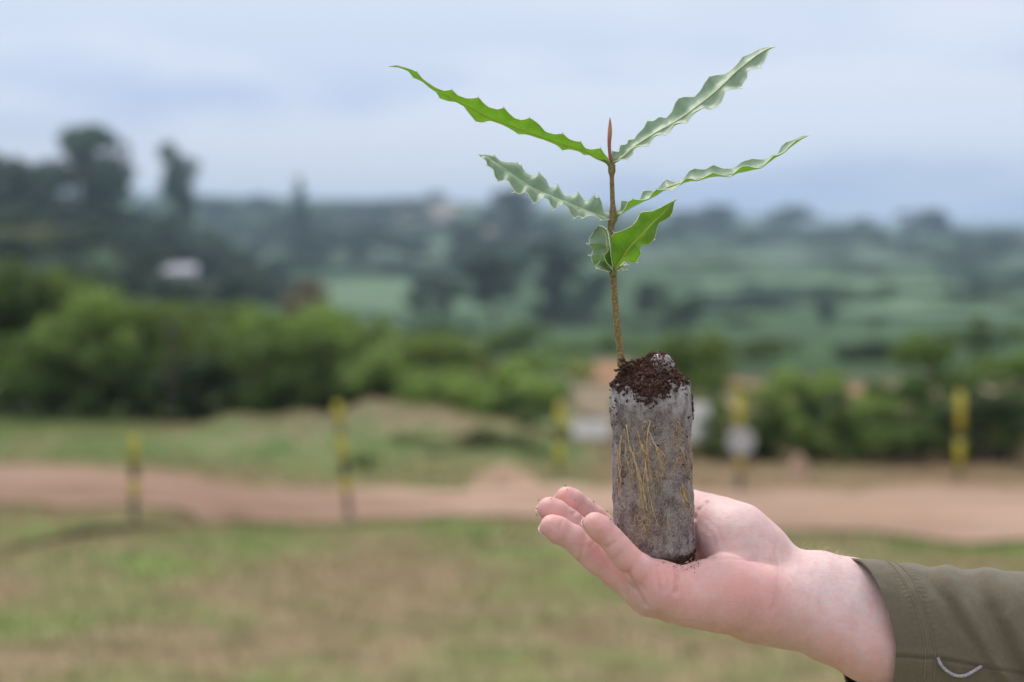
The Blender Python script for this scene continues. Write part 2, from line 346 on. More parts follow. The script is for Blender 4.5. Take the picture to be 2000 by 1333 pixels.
def proto(kind, seed):
    r = random.Random(seed); blobs = []
    if kind == 'bush':        # full to the ground
        for i in range(15):
            a = r.uniform(0, 6.28); q = r.uniform(.05, .42); z = r.uniform(.14, .86); q *= math.sqrt(max(1-((z-.35)/.72)**2, .05))*1.15
            blobs.append((q*math.cos(a), q*math.sin(a), z, r.uniform(.10, .20), r.uniform(.10, .20), r.uniform(.09, .15)))
        n, s, h0, rd = 2600, .034, .1, .025
    elif kind == 'round':
        for i in range(16):
            a = r.uniform(0, 6.28); q = r.uniform(.05, .40); z = r.uniform(.38, .88); q *= math.sqrt(max(1-((z-.6)/.42)**2, .05))
            blobs.append((q*math.cos(a), q*math.sin(a), z, r.uniform(.10, .19), r.uniform(.10, .19), r.uniform(.07, .13)))
        n, s, h0, rd = 2600, .032, .3, .03
    elif kind == 'tall':
        for i in range(17):
            z = .22+.72*i/16+r.uniform(-.03, .03); q = r.uniform(.02, .20)*(.45+.9*sstep(.35, .6, z)); a = r.uniform(0, 6.28); e = (.6+.7*sstep(.35, .6, z))
            blobs.append((q*math.cos(a), q*math.sin(a), z, r.uniform(.08, .14)*e, r.uniform(.08, .14)*e, r.uniform(.06, .10)))
        n, s, h0, rd = 2800, .026, .3, .018
    elif kind == 'column':
        for i in range(14):
            z = .16+.8*i/13; q = .08*(1-z)+.01; a = r.uniform(0, 6.28); e = .15*(1.12-z)
            blobs.append((q*math.cos(a), q*math.sin(a), z, e, e, .07))
        n, s, h0, rd = 2000, .024, .15, .02
    elif kind == 'flat':      # wide, low thicket
        for i in range(18):
            a = r.uniform(0, 6.28); q = r.uniform(.1, 1.0); z = r.uniform(.2, .8)
            blobs.append((q*math.cos(a), q*math.sin(a)*.6, z*(1.05-q*.4), r.uniform(.16, .3), r.uniform(.16, .25), r.uniform(.12, .22)))
        n, s, h0, rd = 2600, .045, .1, .03
    crown = leaf_cloud(blobs, n, s, seed, 'crown'); trunk = branches(blobs, h0, rd, seed, 'trunk')
    crown.materials.append(F_mid); trunk.materials.append(M_bark); return trunk, crown
for kd, nn_ in (('bush', 5), ('round', 4), ('tall', 3), ('column', 2), ('flat', 3)):
    PROTO[kd] = [proto(kd, 100*len(kd)+i*7+3) for i in range(nn_)]
TREE_N = 0
def plant(name, kind, u, vtop, D, wid, mat, label, cat, group=None, dz=0):
    """wid: width in photo pixels"""
    global TREE_N; TREE_N += 1
    x, y = uD(u, D), D; z = gz(x, y)-.03*max(D/30, 1)+dz; h = (VH-vtop)/FOC*D - z
    h = max(h, .3); base = {'bush': .80, 'round': .80, 'tall': .50, 'column': .36, 'flat': 2.0}[kind]
    sx = wid/FOC*D/base
    r = empty(name, (x, y, z), random.uniform(0, 6.28) if kind != 'flat' else random.uniform(-.3, .3)); r.scale = (sx, sx, h)
    tr, cr_ = PROTO[kind][TREE_N % len(PROTO[kind])]
    t = link('trunk', tr, None, r); c = link('crown', cr_, None, r)
    c.material_slots[0].link = 'OBJECT'; c.material_slots[0].material = mat
    tag(r, label, cat, group); return r
# far and middle-distance trees:  kind, u, vtop, D, width px, material, label
G_far = 'trees on the hazy hillside'
trees = [
 ('round', 195, 300, 262, 130, F_dark, 'lower dark crown against the right flank of the tallest tree'),
 ('round', 95, 315, 262, 130, F_blue, 'lower crown filling the gap left of the tallest tree'),
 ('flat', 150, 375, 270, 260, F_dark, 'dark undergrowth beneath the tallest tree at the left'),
 ('flat', 330, 420, 380, 260, F_dark, 'dark thicket around the foot of the slim grey-green tree'),
 ('flat', 520, 395, 640, 260, F_blue, 'hazy thicket on the crest around the pointed tree top'),
 ('flat', 720, 400, 720, 260, F_blue, 'long hazy thicket on the crest left of the seedling'),
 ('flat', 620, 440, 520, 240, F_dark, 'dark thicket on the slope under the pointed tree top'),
 ('flat', 880, 410, 700, 220, F_blue, 'hazy thicket on the crest left of the big dark crest tree'),
 ('flat', 1080, 440, 560, 260, F_blue, 'hazy thicket on the crest behind the lowest leaves'),
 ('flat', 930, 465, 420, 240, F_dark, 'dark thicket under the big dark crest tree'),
 ('flat', 1300, 425, 740, 240, F_blue, 'hazy thicket on the crest behind the broad green leaf'),
 ('flat', 1600, 435, 740, 280, F_blue, 'hazy thicket joining the middle skyline trees at the right'),
 ('flat', 1100, 560, 250, 260, F_dark, 'dark thicket left of the lower stem'),
 ('flat', 1300, 600, 210, 200, F_dark, 'dark thicket right of the lower stem'),
 ('flat', 1900, 470, 560, 260, F_blue, 'hazy thicket on the slope at the far right'),
 ('flat', 300, 470, 300, 260, F_dark, 'dark thicket above the white house'),
 ('flat', 470, 470, 330, 220, F_dark, 'dark thicket right above the outbuilding'),
 ('flat', 100, 480, 200, 300, F_olive, 'olive thicket above the bushes at the left edge'),
 ('flat', 300, 535, 190, 200, F_olive, 'olive thicket in front of the white house'),
 ('round', 148, 226, 250, 165, F_blue, 'tall dark ragged tree standing highest against the sky at the left'),
 ('round', 15, 275, 235, 190, F_dark, 'dark rounded tree at the left edge, left of the tallest tree'),
 ('tall', 347, 288, 330, 84, F_blue, 'slim grey-green tree rising alone into the sky right of the tallest tree'),
 ('column', 585, 345, 520, 70, F_blue, 'dark pointed tree top poking above the hill crest left of centre'),
 ('round', 985, 358, 560, 110, F_blue, 'big dark blue-grey tree on the crest behind the long left leaf'),
 ('round', 250, 400, 300, 170, F_dark, 'broad dark tree on the slope between the two tall left trees'),
 ('round', 105, 400, 280, 150, F_dark, 'dark tree below the tallest tree at the left'),
 ('round', 430, 445, 330, 130, F_dark, 'dark rounded tree behind the white house'),
 ('round', 475, 480, 290, 90, F_dark, 'dark tree standing right beside the white house'),
 ('round', 215, 495, 240, 110, F_olive, 'brownish-green tree left of the white house'),
 ('round', 60, 440, 180, 170, F_olive, 'dark olive tree above the bright bushes at the left edge'),
 ('flat', 590, 530, 130, 150, F_brown, 'reddish-brown low tree standing above the green bushes'),
 ('round', 560, 400, 620, 160, F_blue, 'wide hazy tree below the pointed tree top'),
 ('round', 690, 385, 760, 130, F_blue, 'hazy tree clump on the crest right of the pointed tree'),
 ('round', 800, 385, 840, 120, F_blue, 'pale hazy tree on the crest left of the big dark crest tree'),
 ('round', 910, 430, 480, 80, F_dark, 'small dark blue tree below the crest left of the seedling leaf'),
 ('round', 480, 385, 800, 150, F_blue, 'hazy tree on the crest between the slim tree and the pointed tree'),
 ('round', 420, 375, 700, 120, F_blue, 'hazy tree just right of the slim grey-green tree'),
 ('round', 700, 440, 520, 150, F_dark, 'dark tree row end in the middle of the far hillside'),
 ('round', 800, 455, 500, 130, F_dark, 'dark bluish tree above the crop field left of centre'),
 ('round', 965, 490, 230, 120, F_dark, 'dark tree below the long left leaf of the seedling'),
 ('tall', 1080, 470, 240, 110, F_blue, 'tall soft dark tree left of the seedling stem'),
 ('round', 860, 545, 220, 120, F_dark, 'low dark tree above the middle of the bush row'),
 ('round', 1150, 520, 230, 120, F_blue, 'dark tree seen directly left of the lower stem'),
 ('round', 1280, 545, 220, 80, F_dark, 'dark small tree right of the lower stem'),
 ('round', 1335, 570, 200, 85, F_dark, 'darkest blue tree right of the stem above the plug'),
 ('round', 1190, 440, 600, 130, F_blue, 'hazy tree behind the lowest leaves of the seedling'),
 ('round', 1070, 420, 640, 110, F_blue, 'hazy tree right of the big dark crest tree'),
 ('round', 1410, 395, 800, 90, F_blue, 'skyline tree first to the right of the broad green leaf'),
 ('round', 1350, 405, 820, 80, F_blue, 'skyline tree touching the tip of the broad green leaf'),
 ('round', 1545, 400, 780, 90, F_blue, 'flat-topped skyline tree in the middle of the right half'),
 ('round', 1680, 420, 780, 60, F_blue, 'small skyline tree left of the biggest right skyline tree'),
 ('round', 1800, 405, 760, 105, F_blue, 'biggest rounded skyline tree at the right'),
 ('flat', 1480, 455, 760, 180, F_blue, 'low hazy thicket below the skyline in the right half'),
 ('flat', 1750, 460, 740, 200, F_blue, 'long hazy thicket below the biggest right skyline tree'),
 ('round', 1960, 455, 640, 110, F_blue, 'hazy tree at the right edge of the skyline'),
 ('round', 1880, 530, 430, 110, F_dark, 'wide dark blue tree on the slope at the right'),
 ('round', 1960, 560, 350, 110, F_blue, 'dark grey tree at the right edge on the slope'),
 ('tall', 1615, 590, 250, 62, F_dark, 'solitary dark tree standing on the green field at the right'),
 ('round', 1710, 615, 230, 60, F_mid, 'small green tree on the field right of the solitary dark tree'),
 ('round', 1450, 615, 220, 110, F_mid, 'soft green tree on the near edge of the right field'),
 ('flat', 1620, 500, 560, 220, F_dark, 'dark hedge line crossing the hazy fields at the right'),
 ('flat', 1390, 520, 520, 170, F_blue, 'bluish hedge right of the seedling leaves'),
 ('flat', 760, 505, 430, 220, F_dark, 'dark hedge between the two green fields left of the seedling'),
]
for kd, u, vt, D, wd, mt, lb in trees: plant('tree', kd, u, vt, D, wd, mt, lb, 'tree', G_far)
hz = random.Random(5)
LAND = [('the tallest left tree', 150, 330), ('the slim grey-green tree', 347, 350), ('the pointed tree top', 585, 380), ('the big dark crest tree', 985, 410), ('the white house', 345, 520),
        ('the low reddish-brown tree', 590, 560), ('the tip of the middle left leaf', 940, 300), ('the spiny pale leaf by the stem', 1160, 480), ('the broad green leaf', 1250, 460), ('the lower stem', 1205, 600),
        ('the plug top', 1270, 700), ('the solitary field tree', 1615, 620), ('the biggest right skyline tree', 1800, 420), ('the flat-topped skyline tree', 1545, 420), ('the wide dark slope tree', 1880, 560),
        ('the round pale bush', 1035, 700), ('the left photo edge', 0, 480), ('the right photo edge', 2000, 520), ('the plated striped post', 1445, 770), ('the tilted striped post', 665, 790)]
USED = set()
def where_label(u, v, size, tone, noun):
    for lm, lu, lv in sorted(LAND, key=lambda q: (q[1]-u)**2+(q[2]-v)**2):
        dx, dy = u-lu, v-lv
        side = ('far ' if abs(dx) > 160 and len(lm.split()) < 7 else '')+('right' if dx > 0 else 'left'); vert = 'above' if dy < -25 else 'below' if dy > 25 else 'level with'
        lb = f'{size} {tone} {noun} {vert} and {side} of {lm}'
        if lb not in USED: USED.add(lb); return lb
    return f'{size} {tone} {noun} on the far hillside'
for i in range(96):
    u = hz.uniform(-60, 2060) if i % 3 else hz.uniform(200, 1100); D = hz.uniform(300, 1000) if u < 1150 else hz.uniform(620, 1000); x = uD(u, D); zb = gz(x, D); vb = VH-zb/D*FOC
    hh_ = hz.uniform(5, 11); ww = hz.uniform(10, 24)*FOC/D*.7; mt = hz.choice([F_blue, F_dark, F_dark, F_mid])
    vt = vb-hh_*FOC/D
    plant('tree', 'round', u, vt, D, ww, mt, where_label(u, (vt+vb)/2, 'small' if ww < 32 else 'broad' if ww > 60 else 'mid-sized', {'leaves_bluish': 'hazy', 'leaves_dark': 'dark', 'leaves_mid': 'green'}[mt.name], 'tree'), 'tree', 'scattered far trees')
for i in range(22):       # hedges and thickets breaking up the right slopes
    u = hz.uniform(1330, 2040); D = hz.uniform(290, 720); vb = VH-gz(uD(u, D), D)/D*FOC; vt = vb-hz.uniform(2.5, 5)*FOC/D
    plant('thicket', 'flat', u, vt, D, hz.uniform(18, 45)*FOC/D, hz.choice([F_blue, F_mid, F_blue]), where_label(u, (vt+vb)/2, 'low', 'soft-edged', 'thicket'), 'thicket', 'thickets on the right slopes')
for i in range(38):       # wood on the left slope
    u = hz.uniform(-20, 540); D = hz.uniform(120, 330); x = uD(u, D); vb = VH-gz(x, D)/D*FOC; hh_ = hz.uniform(5, 9)*min(D/200, 1)
    if 285 < u < 470 and D < 235: D = 150 if i % 2 else 262
    vb = VH-gz(uD(u, D), D)/D*FOC; vt = vb-hh_*FOC/D
    plant('tree', 'round', u, vt, D, hz.uniform(7, 11)*FOC/D, hz.choice([F_dark, F_dark, F_blue]), where_label(u, (vt+vb)/2, 'leafy', 'dark wood', 'tree'), 'tree', 'trees of the wood on the left slope')
# far thickets left of centre, below the crest
# bushes row:   u, vtop, D, width, material, label
G_b = 'bushes lining the far side of the dirt road'
bushes = [
 ('bush', -30, 500, 33, 230, F_mid, 'tall green bush cut by the left edge of the photo'),
 ('bush', 85, 520, 34, 210, F_bright, 'light green bush at the left with a pale top'),
 ('bush', 60, 600, 30.5, 190, F_mid, 'dark green bush low at the left, in front of the light one'),
 ('bush', 190, 560, 32, 200, F_bright, 'light green bush left of the thin dark pole'),
 ('bush', 165, 660, 30.5, 150, F_mid, 'low bush in front at the left, second from the edge'),
 ('bush', 285, 575, 33, 190, F_bright, 'yellow-green bush directly behind the thin dark pole'),
 ('bush', 270, 680, 31, 150, F_mid, 'low leafy bush at the foot of the thin dark pole, left side'),
 ('bush', 400, 590, 32.5, 190, F_bright, 'bright green bush right of the thin dark pole'),
 ('bush', 390, 690, 31, 170, F_dark, 'very dark low bush right of the foot of the pole'),
 ('bush', 500, 640, 31, 170, F_mid, 'deep green bush above the left end of the grassy bank'),
 ('bush', 550, 588, 34, 220, F_bright, 'wide pale green bush below the reddish-brown tree'),
 ('bush', 640, 650, 31.5, 170, F_mid, 'dark green bush behind the tilted striped post'),
 ('bush', 720, 600, 34, 180, F_bright, 'pale green bush just right of centre-left, above the bank'),
 ('bush', 740, 680, 31, 170, F_bright, 'dark leafy bush right of the tilted striped post'),
 ('bush', 840, 640, 33, 220, F_bright, 'olive green bush above the middle of the bank'),
 ('bush', 880, 720, 29, 170, F_bright, 'low yellow-green bush at the right end of the bank'),
 ('bush', 800, 740, 29.5, 120, F_bright, 'small light green bush on top of the bank'),
 ('bush', 1035, 655, 26.5, 215, F_bright, 'round pale green bush left of the plug'),
 ('bush', 1025, 760, 25.8, 190, F_mid, 'dark base bush under the round pale one left of the plug'),
 ('bush', 960, 700, 31, 120, F_olive, 'olive bush between the bank and the round pale bush'),
 ('bush', 1340, 640, 30, 140, F_bright, 'bright green bush directly right of the plug top'),
 ('bush', 1385, 720, 25.5, 110, F_mid, 'green bush between the plug and the post with the white band'),
 ('bush', 1560, 720, 24.5, 140, F_bright, 'bright yellow-green bush right of the post with the white band'),
 ('bush', 1600, 760, 24, 110, F_dark, 'very dark bush beside the bright yellow-green one'),
 ('bush', 1690, 765, 24.5, 130, F_bright, 'light green low bush in the gap at the right'),
 ('bush', 1700, 820, 23.7, 160, F_mid, 'low green bush left of the rightmost striped post'),
 ('bush', 1830, 655, 27, 230, F_mid, 'big green bush behind the rightmost striped post'),
 ('bush', 1800, 800, 24, 140, F_mid, 'small leafy bush left at the foot of the rightmost striped post'),
 ('bush', 1940, 760, 24.5, 170, F_dark, 'very dark bush right of the rightmost striped post'),
 ('bush', 1990, 680, 27, 190, F_mid, 'green bush cut by the right edge of the photo'),
 ('bush', 1480, 835, 24, 90, F_mid, 'small green shrub at the foot of the post with the white band'),
 ('bush', 1270, 700, 27, 120, F_mid, 'green bush hidden mostly behind the seedling plug'),
 ('bush', 2110, 640, 27, 220, F_mid, 'tall bush just past the right edge of the photo'),
 ('bush', -190, 520, 33, 230, F_mid, 'tall bush just past the left edge of the photo'),
]
for kd, u, vt, D, wd, mt, lb in bushes:
    if u > 1300 and D < 28: D -= 1.2 if D > 24.2 else .7
    plant('bush', kd, u, vt, D, wd, mt, lb, 'bush', G_b)
for u, vt, D, wd, mt, lb in [
 (1330, 628, 60, 180, F_mid, 'darker green thicket above the bushes right of the plug'),
 (1480, 650, 75, 200, F_mid, 'soft green thicket behind the post with the white band'),
 (1690, 660, 80, 240, F_dark, 'dark thicket between the bare earth and the green field'),
 (1900, 600, 90, 240, F_mid, 'green thicket rising behind the right bushes'),
 (820, 610, 95, 260, F_blue, 'bluish-green thicket above the middle bushes'),
 (1000, 625, 90, 220, F_mid, 'green thicket left of the plug, above the round pale bush'),
 (1180, 640, 95, 220, F_mid, 'green thicket behind the seedling stem base'),
 (450, 565, 70, 230, F_mid, 'green thicket below the white house'),
 (150, 520, 60, 260, F_bright, 'green thicket above the left bushes')]:
    plant('thicket', 'flat', u, vt, D, wd, mt, lb, 'thicket', 'thickets behind the bushes')
for i, u in enumerate(list(range(-120, 900, 82))):      # back row, so that no ground shows between the bushes
    vt = np.interp(u, [-120, 0, 300, 560, 900], [505, 525, 575, 600, 650])+hz.uniform(-15, 25)
    plant('bush', 'bush', u, vt, hz.uniform(35, 38), 190, hz.choice([F_mid, F_bright, F_bright]), where_label(u, vt, 'tall', 'back-row', 'bush'), 'bush', G_b)
for i, u in enumerate(range(-60, 820, 88)):
    D_ = 31.5; vb = VH-gz(uD(u, D_), D_)/D_*FOC
    plant('bush', 'bush', u, vb-hz.uniform(70, 110), D_, 130, hz.choice([F_mid, F_mid, F_bright]), where_label(u, vb, 'low', 'front-row', 'bush'), 'bush', G_b)
for u, vt, D_ in ((1500, 800, 24.3), (1640, 830, 23.8), (1760, 790, 24.8), (1880, 790, 25.5), (1980, 800, 24.2), (1400, 800, 24.5), (1640, 775, 25.5), (1740, 735, 26.5), (1500, 745, 27.0), (1590, 715, 28.0)):
    plant('bush', 'bush', u, vt, D_-.9, 150, hz.choice([F_mid, F_bright]), where_label(u, vt, 'low', 'front-row', 'bush'), 'bush', G_b)
plant('dry_shrub', 'flat', 925, 835, 23.4, 330, F_olive, 'brown-green low shrub at the right end of the bank, left of the fingertips', 'shrub')
plant('shrub', 'flat', 712, 893, 21.8, 80, F_mid, 'small dark green shrub at the foot of the tilted striped post', 'shrub')

# grass on the near field
def grass(name, n, y0, y1, seed, hmin, hmax, wide, mat):
    r = np.random.RandomState(seed); y = np.sqrt(r.uniform(y0**2, y1**2, n)); x = r.uniform(-.47, .47, n)*y*wide
    ok = np.array([not (rnear(a)+.35*r.random_sample()-.0 < b < rfar(a)-.35*r.random_sample()) for a, b in zip(x, y)]) & ~((np.abs(y-(14.4+2.2*(x+4.0))) < .5) & (np.abs(x+4.15) < .8)); x, y = x[ok], y[ok]; n = len(x)
    z = ground_h(x, y); a = r.uniform(0, 6.283, n); h = r.uniform(hmin, hmax, n); wd = r.uniform(.004, .009, n)*(y/8)**.5
    lx, ly = np.cos(a)*wd, np.sin(a)*wd; tx, ty = r.normal(0, .5, n)*h, r.normal(0, .5, n)*h
    V = np.stack([np.stack([x-lx, y-ly, z-.01], 1), np.stack([x+lx, y+ly, z-.01], 1), np.stack([x+tx+lx*.2, y+ty+ly*.2, z+h], 1)], 1).reshape(-1, 3)
    me = mesh_np(name, V, np.arange(3*n).reshape(n, 3))
    t = np.array([mnoise.noise(Vector((p*.55, q*.4, 0)))+.6*mnoise.noise(Vector((p*1.9, q*1.5, 4))) for p, q in zip(x, y)])
    t = np.clip(.36+.85*t+r.uniform(-.25, .25, n)+.25*(y > 21)+.22*np.exp(-((y-15.5)/1.4)**2)-.5*np.exp(-((x+2.4)/2.9)**2-((y-26)/2.3)**2)-.6*((x > 1.2) & (y > 18.5)), 0, 1)
    at = me.attributes.new('tint', 'FLOAT', 'POINT'); at.data.foreach_set('value', np.repeat(t, 3).astype(np.float32))
    return link(name, me, mat)
gg = Mat('grass_blades'); gc = gg.ramp(gg.attr('tint', 'Fac'), [(.0, (.36, .25, .155)), (.35, (.35, .29, .155)), (.6, (.21, .24, .085)), (1., (.11, .20, .04))])
gg.l(gc, gg.b.inputs['Base Color']); gg.b.inputs['Roughness'].default_value = .7; gg.b.inputs['Specular IOR Level'].default_value = .2
gt = gg.n('ShaderNodeBsdfTranslucent'); gg.l(gc, gt.inputs[0]); gs = gg.n('ShaderNodeMixShader'); gs.inputs[0].default_value = .35
gg.l(gg.b.outputs[0], gs.inputs[1]); gg.l(gt.outputs[0], gs.inputs[2]); gg.l(gs.outputs[0], gg.out.inputs[0])
tag(grass('grass', 90000, 5.5, 30.5, 3, .03, .10, 1.0, gg.m), 'short half-dry grass covering the near field and the bank', 'grass', kind='stuff')

# ------------------------------------------------------------------ posts, boards, pole, house
def striped_post(u, v_top, v_bot, bands, lean, label, wpx=14):
    """bands: (v0, v1, 'yellow'|'black') in photo rows; the rest is bare post"""
    D = min(np.linspace(10, 30, 400), key=lambda d: abs(VH-gz(uD(u, d), d)/d*FOC-v_bot)); s = D/FOC
    r = empty('marker_post', (uD(u, D), D, gz(uD(u, D), D))); r.rotation_euler = (0, lean, 0)
    w2 = wpx*s/2; H = (v_bot-v_top)*s
    mb = MB(); mb.tube([(0, 0, -.3), (0, 0, H*.98), (0, 0, H)], [w2*.92, w2*.92, w2*.6], 14); link('post', mb.mesh('post'), M_post, r)
    for a, b, c in bands:
        z1, z0 = (v_bot-a)*s, (v_bot-b)*s; q = MB(); q.tube([(0, 0, z0), (0, 0, z1)], [w2*1.06, w2*1.06], 16)
        link(c+'_band', q.mesh('band'), M_yellow if c == 'yellow' else M_black, r)
    tag(r, label, 'post', 'yellow and black striped marker posts along the track'); return r, s
striped_post(262, 852, 1010, [(852, 905, 'yellow'), (906, 934, 'black'), (935, 972, 'yellow')], 0, 'leftmost striped post, standing alone on the grass before the dirt road')
striped_post(682, 785, 1015, [(785, 832, 'yellow'), (850, 900, 'yellow'), (901, 932, 'black'), (933, 962, 'yellow')], -.10, 'tallest striped post, leaning left with three yellow bands in front of the bank')
striped_post(1092, 790, 932, [(790, 842, 'yellow'), (843, 864, 'black'), (865, 912, 'yellow')], 0.02, 'striped post just left of the plug above the fingertips')
pD, sD = striped_post(1445, 772, 962, [(772, 842, 'yellow'), (876, 912, 'yellow')], 0, 'striped post carrying a round white plate, right of the plug')
mb = MB(); zc = (962-860)*sD; rr = 27*sD
mb.tube([(0, -.075, zc), (0, -.10, zc)], [rr, rr], 28); link('plate', mb.mesh('plate', False), simple('grey_plate', (.42, .43, .45), .6), pD)
striped_post(1873, 765, 938, [(765, 845, 'yellow'), (846, 859, 'black'), (860, 915, 'yellow')], 0.02, 'rightmost striped post against the very dark bush')
def board(u, v, wpx, hpx, D, label):
    x, s = uD(u, D), D/FOC; g = gz(x, D); zc = (VH-v)*s; r = empty('white_board', (x, D, g)); H = zc-g
    mb = MB(); mb.box(-wpx*s/2, wpx*s/2, -.015, .015, H-hpx*s/2, H+hpx*s/2); link('panel', mb.mesh('panel', False), M_paint, r)
    for sx in (-.4, .4):
        q = MB(); q.box(sx*wpx*s-.02, sx*wpx*s+.02, .017, .05, -.2, H+hpx*s*.45); link('leg', q.mesh('leg', False), M_post, r)
    tag(r, label, 'board', 'white boards beside the bushes')
board(1155, 838, 72, 36, 23.0, 'low wide white board standing left of the plug')
board(1362, 825, 48, 74, 23.4, 'tall white board partly hidden behind the right side of the plug')
r = empty('wooden_pole', (uD(332, 29.5), 29.5, gz(uD(332, 29.5), 29.5)))
mb = MB(); mb.tube([(0, 0, -.3), (.02, 0, 1.2), (0, 0, 2.3)], [.09, .08, .06], 10); link('shaft', mb.mesh('shaft'), simple('dark_wood', (.06, .05, .035), .9, .3, 8), r)
tag(r, 'thin dark wooden pole standing in front of the left bushes', 'pole')

def house(u, vb, D, wpx, hpx, dep, wallm, roofm, label):
    x, s = uD(u, D), D/FOC; z = gz(x, D); W, H = wpx*s, hpx*s; r = empty('house', (x, D, z-.4), .25)
    mb = MB(); mb.box(-W/2, W/2, 0, dep, 0, H*.68); link('wall', mb.mesh('wall', False), wallm, r)
    mb = MB(); o_ = .25; t = .12
    e = H*.66
    mb.add([(-W/2-o_, -o_, e), (W/2+o_, -o_, e), (W/2+o_, dep/2, H), (-W/2-o_, dep/2, H), (W/2+o_, dep+o_, e), (-W/2-o_, dep+o_, e),
            (-W/2-o_, -o_, e+t), (W/2+o_, -o_, e+t), (W/2+o_, dep/2, H+t), (-W/2-o_, dep/2, H+t), (W/2+o_, dep+o_, e+t), (-W/2-o_, dep+o_, e+t)],
           [(3,2,1,0), (5,4,2,3), (6,7,8,9), (9,8,10,11), (0,1,7,6), (4,5,11,10), (1,2,8,7), (2,4,10,8), (3,0,6,9), (5,3,9,11)])
    link('roof', mb.mesh('roof', False), roofm, r)
    mb = MB()
    for y_ in (0.02, dep-.02): mb.add([(-W/2+.02, y_, H*.68), (W/2-.02, y_, H*.68)], [])
    for sx in (-1, 1):
        q = MB(); q.add([(sx*(W/2-.05), 0, H*.66), (sx*(W/2-.05), dep, H*.66), (sx*(W/2-.05), dep/2, H*.99)], [(0, 1, 2)]); link('gable', q.mesh('gable', False), wallm, r)
    for k in (-.3, .28):
        q = MB(); q.box(k*W-.5, k*W+.5, -.06, -.003, H*.25, H*.52); f = link('window', q.mesh('window', False), M_paint, r)
        q = MB(); q.box(k*W-.42, k*W+.42, -.075, -.062, H*.27, H*.50); link('pane', q.mesh('pane', False), M_glass, f)
    q = MB(); q.box(-.45, .45, -.06, -.003, .35, H*.52); link('door', q.mesh('door', False), M_post, r)
    tag(r, label, 'house'); return r
house(350, 552, 215, 64, 42, 6, simple('lime_wall', (.32, .32, .38), .8), M_roof, 'white house with a grey roof among dark trees at the left')
house(415, 548, 225, 46, 28, 5, simple('pale_wall', (.28, .26, .30), .8), simple('dull_roof', (.24, .20, .21), .7), 'lower pale outbuilding right of the white house')

# ------------------------------------------------------------------ seedling
AX0, AX1 = np.array([1269., 745.]), np.array([1279., 1090.])       # plug axis, photo pixels
PDY = 12.0; PR = 78.5*PX*1.0
pt, pb = P(AX0[0], AX0[1], PDY), P(AX1[0], AX1[1], PDY)
seedling = empty('seedling', pb)
axis = (pt-pb); PH = axis.length; az = axis.normalized(); ax_ = Vector((1, 0, 0)); ax_ = (ax_-az*ax_.dot(az)).normalized(); ay_ = az.cross(ax_)
def cyl(th, h, dr=0.0):          # th=0 faces the camera, + to the right
    d = ax_*math.sin(th)-ay_*math.cos(th); R = PR*prof(h)+dr
    return pb+az*(h*PH)+d*R
def prof(h):
    return 1+.012*math.sin(h*9)+.012*math.sin(h*23+1)-.03*max(0, .06-h)/.06
def cyl_uv(u, v, dr=.0003):      # photo point on the plug's front -> surface point
    h = (AX1[1]-v)/(AX1[1]-AX0[1]); uc = AX1[0]+(AX0[0]-AX1[0])*h
    s_ = max(-.985, min(.985, (u-uc)/80.5)); return math.asin(s_), h
NT, NH = 256, 170
def edge_h(th):                  # torn upper edge
    n_ = mnoise.noise(Vector((math.sin(th)*2.2, math.cos(th)*2.2, 1.3)))*.05+abs(mnoise.noise(Vector((th*5, 0, 7))))*.06
    tooth = .03*max(0, 1-abs(th-.45)/.12)+.03*max(0, 1-abs(th-.12)/.12)
    return 1.0-.02+n_*.8+tooth+.022*math.sin(th)-.03*math.exp(-((th-.02)/.6)**2)
def surf_dr(th, h):
    q = Vector((math.sin(th), math.cos(th), h*3.2))
    return .0010*mnoise.noise(q*1.6)+.0007*mnoise.noise(q*5)+.00035*mnoise.noise(q*17)+.00022*mnoise.noise(q*40)
Vp = []
for i in range(NH+1):
    for j in range(NT):
        th = -math.pi+2*math.pi*j/NT; h = edge_h(th)*i/NH
        dr = surf_dr(th, h)
        if h < .05: dr -= .0020*((.05-h)/.05)**2
        if h > .93: dr += -.0012*(h-.93)/.07+.0018*mnoise.noise(Vector((th*6, h*9, 2)))*(h-.93)/.07
        Vp.append(cyl(th, h, dr))
Fp = [(i*NT+j, i*NT+(j+1) % NT, (i+1)*NT+(j+1) % NT, (i+1)*NT+j) for i in range(NH) for j in range(NT)]
c0 = len(Vp); Vp.append(pb-az*.001); Fp += [(c0, (j+1) % NT, j) for j in range(NT)]
pm = Mat('plug_paper'); po = pm.obj()
blot = pm.noise(85, 6, .72, vec=po, dist=.4); fine = pm.noise(620, 4, .7, vec=po, dist=1.5)
fib = pm.n('ShaderNodeTexVoronoi', _feature='DISTANCE_TO_EDGE', Scale=340); 
vv = pm.n('ShaderNodeVectorMath', _operation='ADD'); nv = pm.n('ShaderNodeTexNoise', Scale=160, Detail=3)
pm.l(po, nv.inputs['Vector']); sc_ = pm.n('ShaderNodeVectorMath', _operation='SCALE'); pm.l(nv.outputs[1], sc_.inputs[0]); sc_.inputs['Scale'].default_value = .008
pm.l(po, vv.inputs[0]); pm.l(sc_.outputs[0], vv.inputs[1]); pm.l(vv.outputs[0], fib.inputs['Vector'])
sz = pm.n('ShaderNodeSeparateXYZ'); pm.l(po, sz.inputs[0])
c_soil = pm.ramp(fine, [(.3, (.06, .034, .03)), (.5, (.145, .105, .10)), (.7, (.26, .215, .21))])
c_pap = pm.ramp(fine, [(.3, (.20, .16, .15)), (.55, (.34, .295, .29)), (.75, (.55, .515, .525))])
f1 = pm.ramp(fib.outputs[0], [(.0, (.9, .9, .9)), (.12, (.35, .35, .35)), (.35, (.0, .0, .0))])
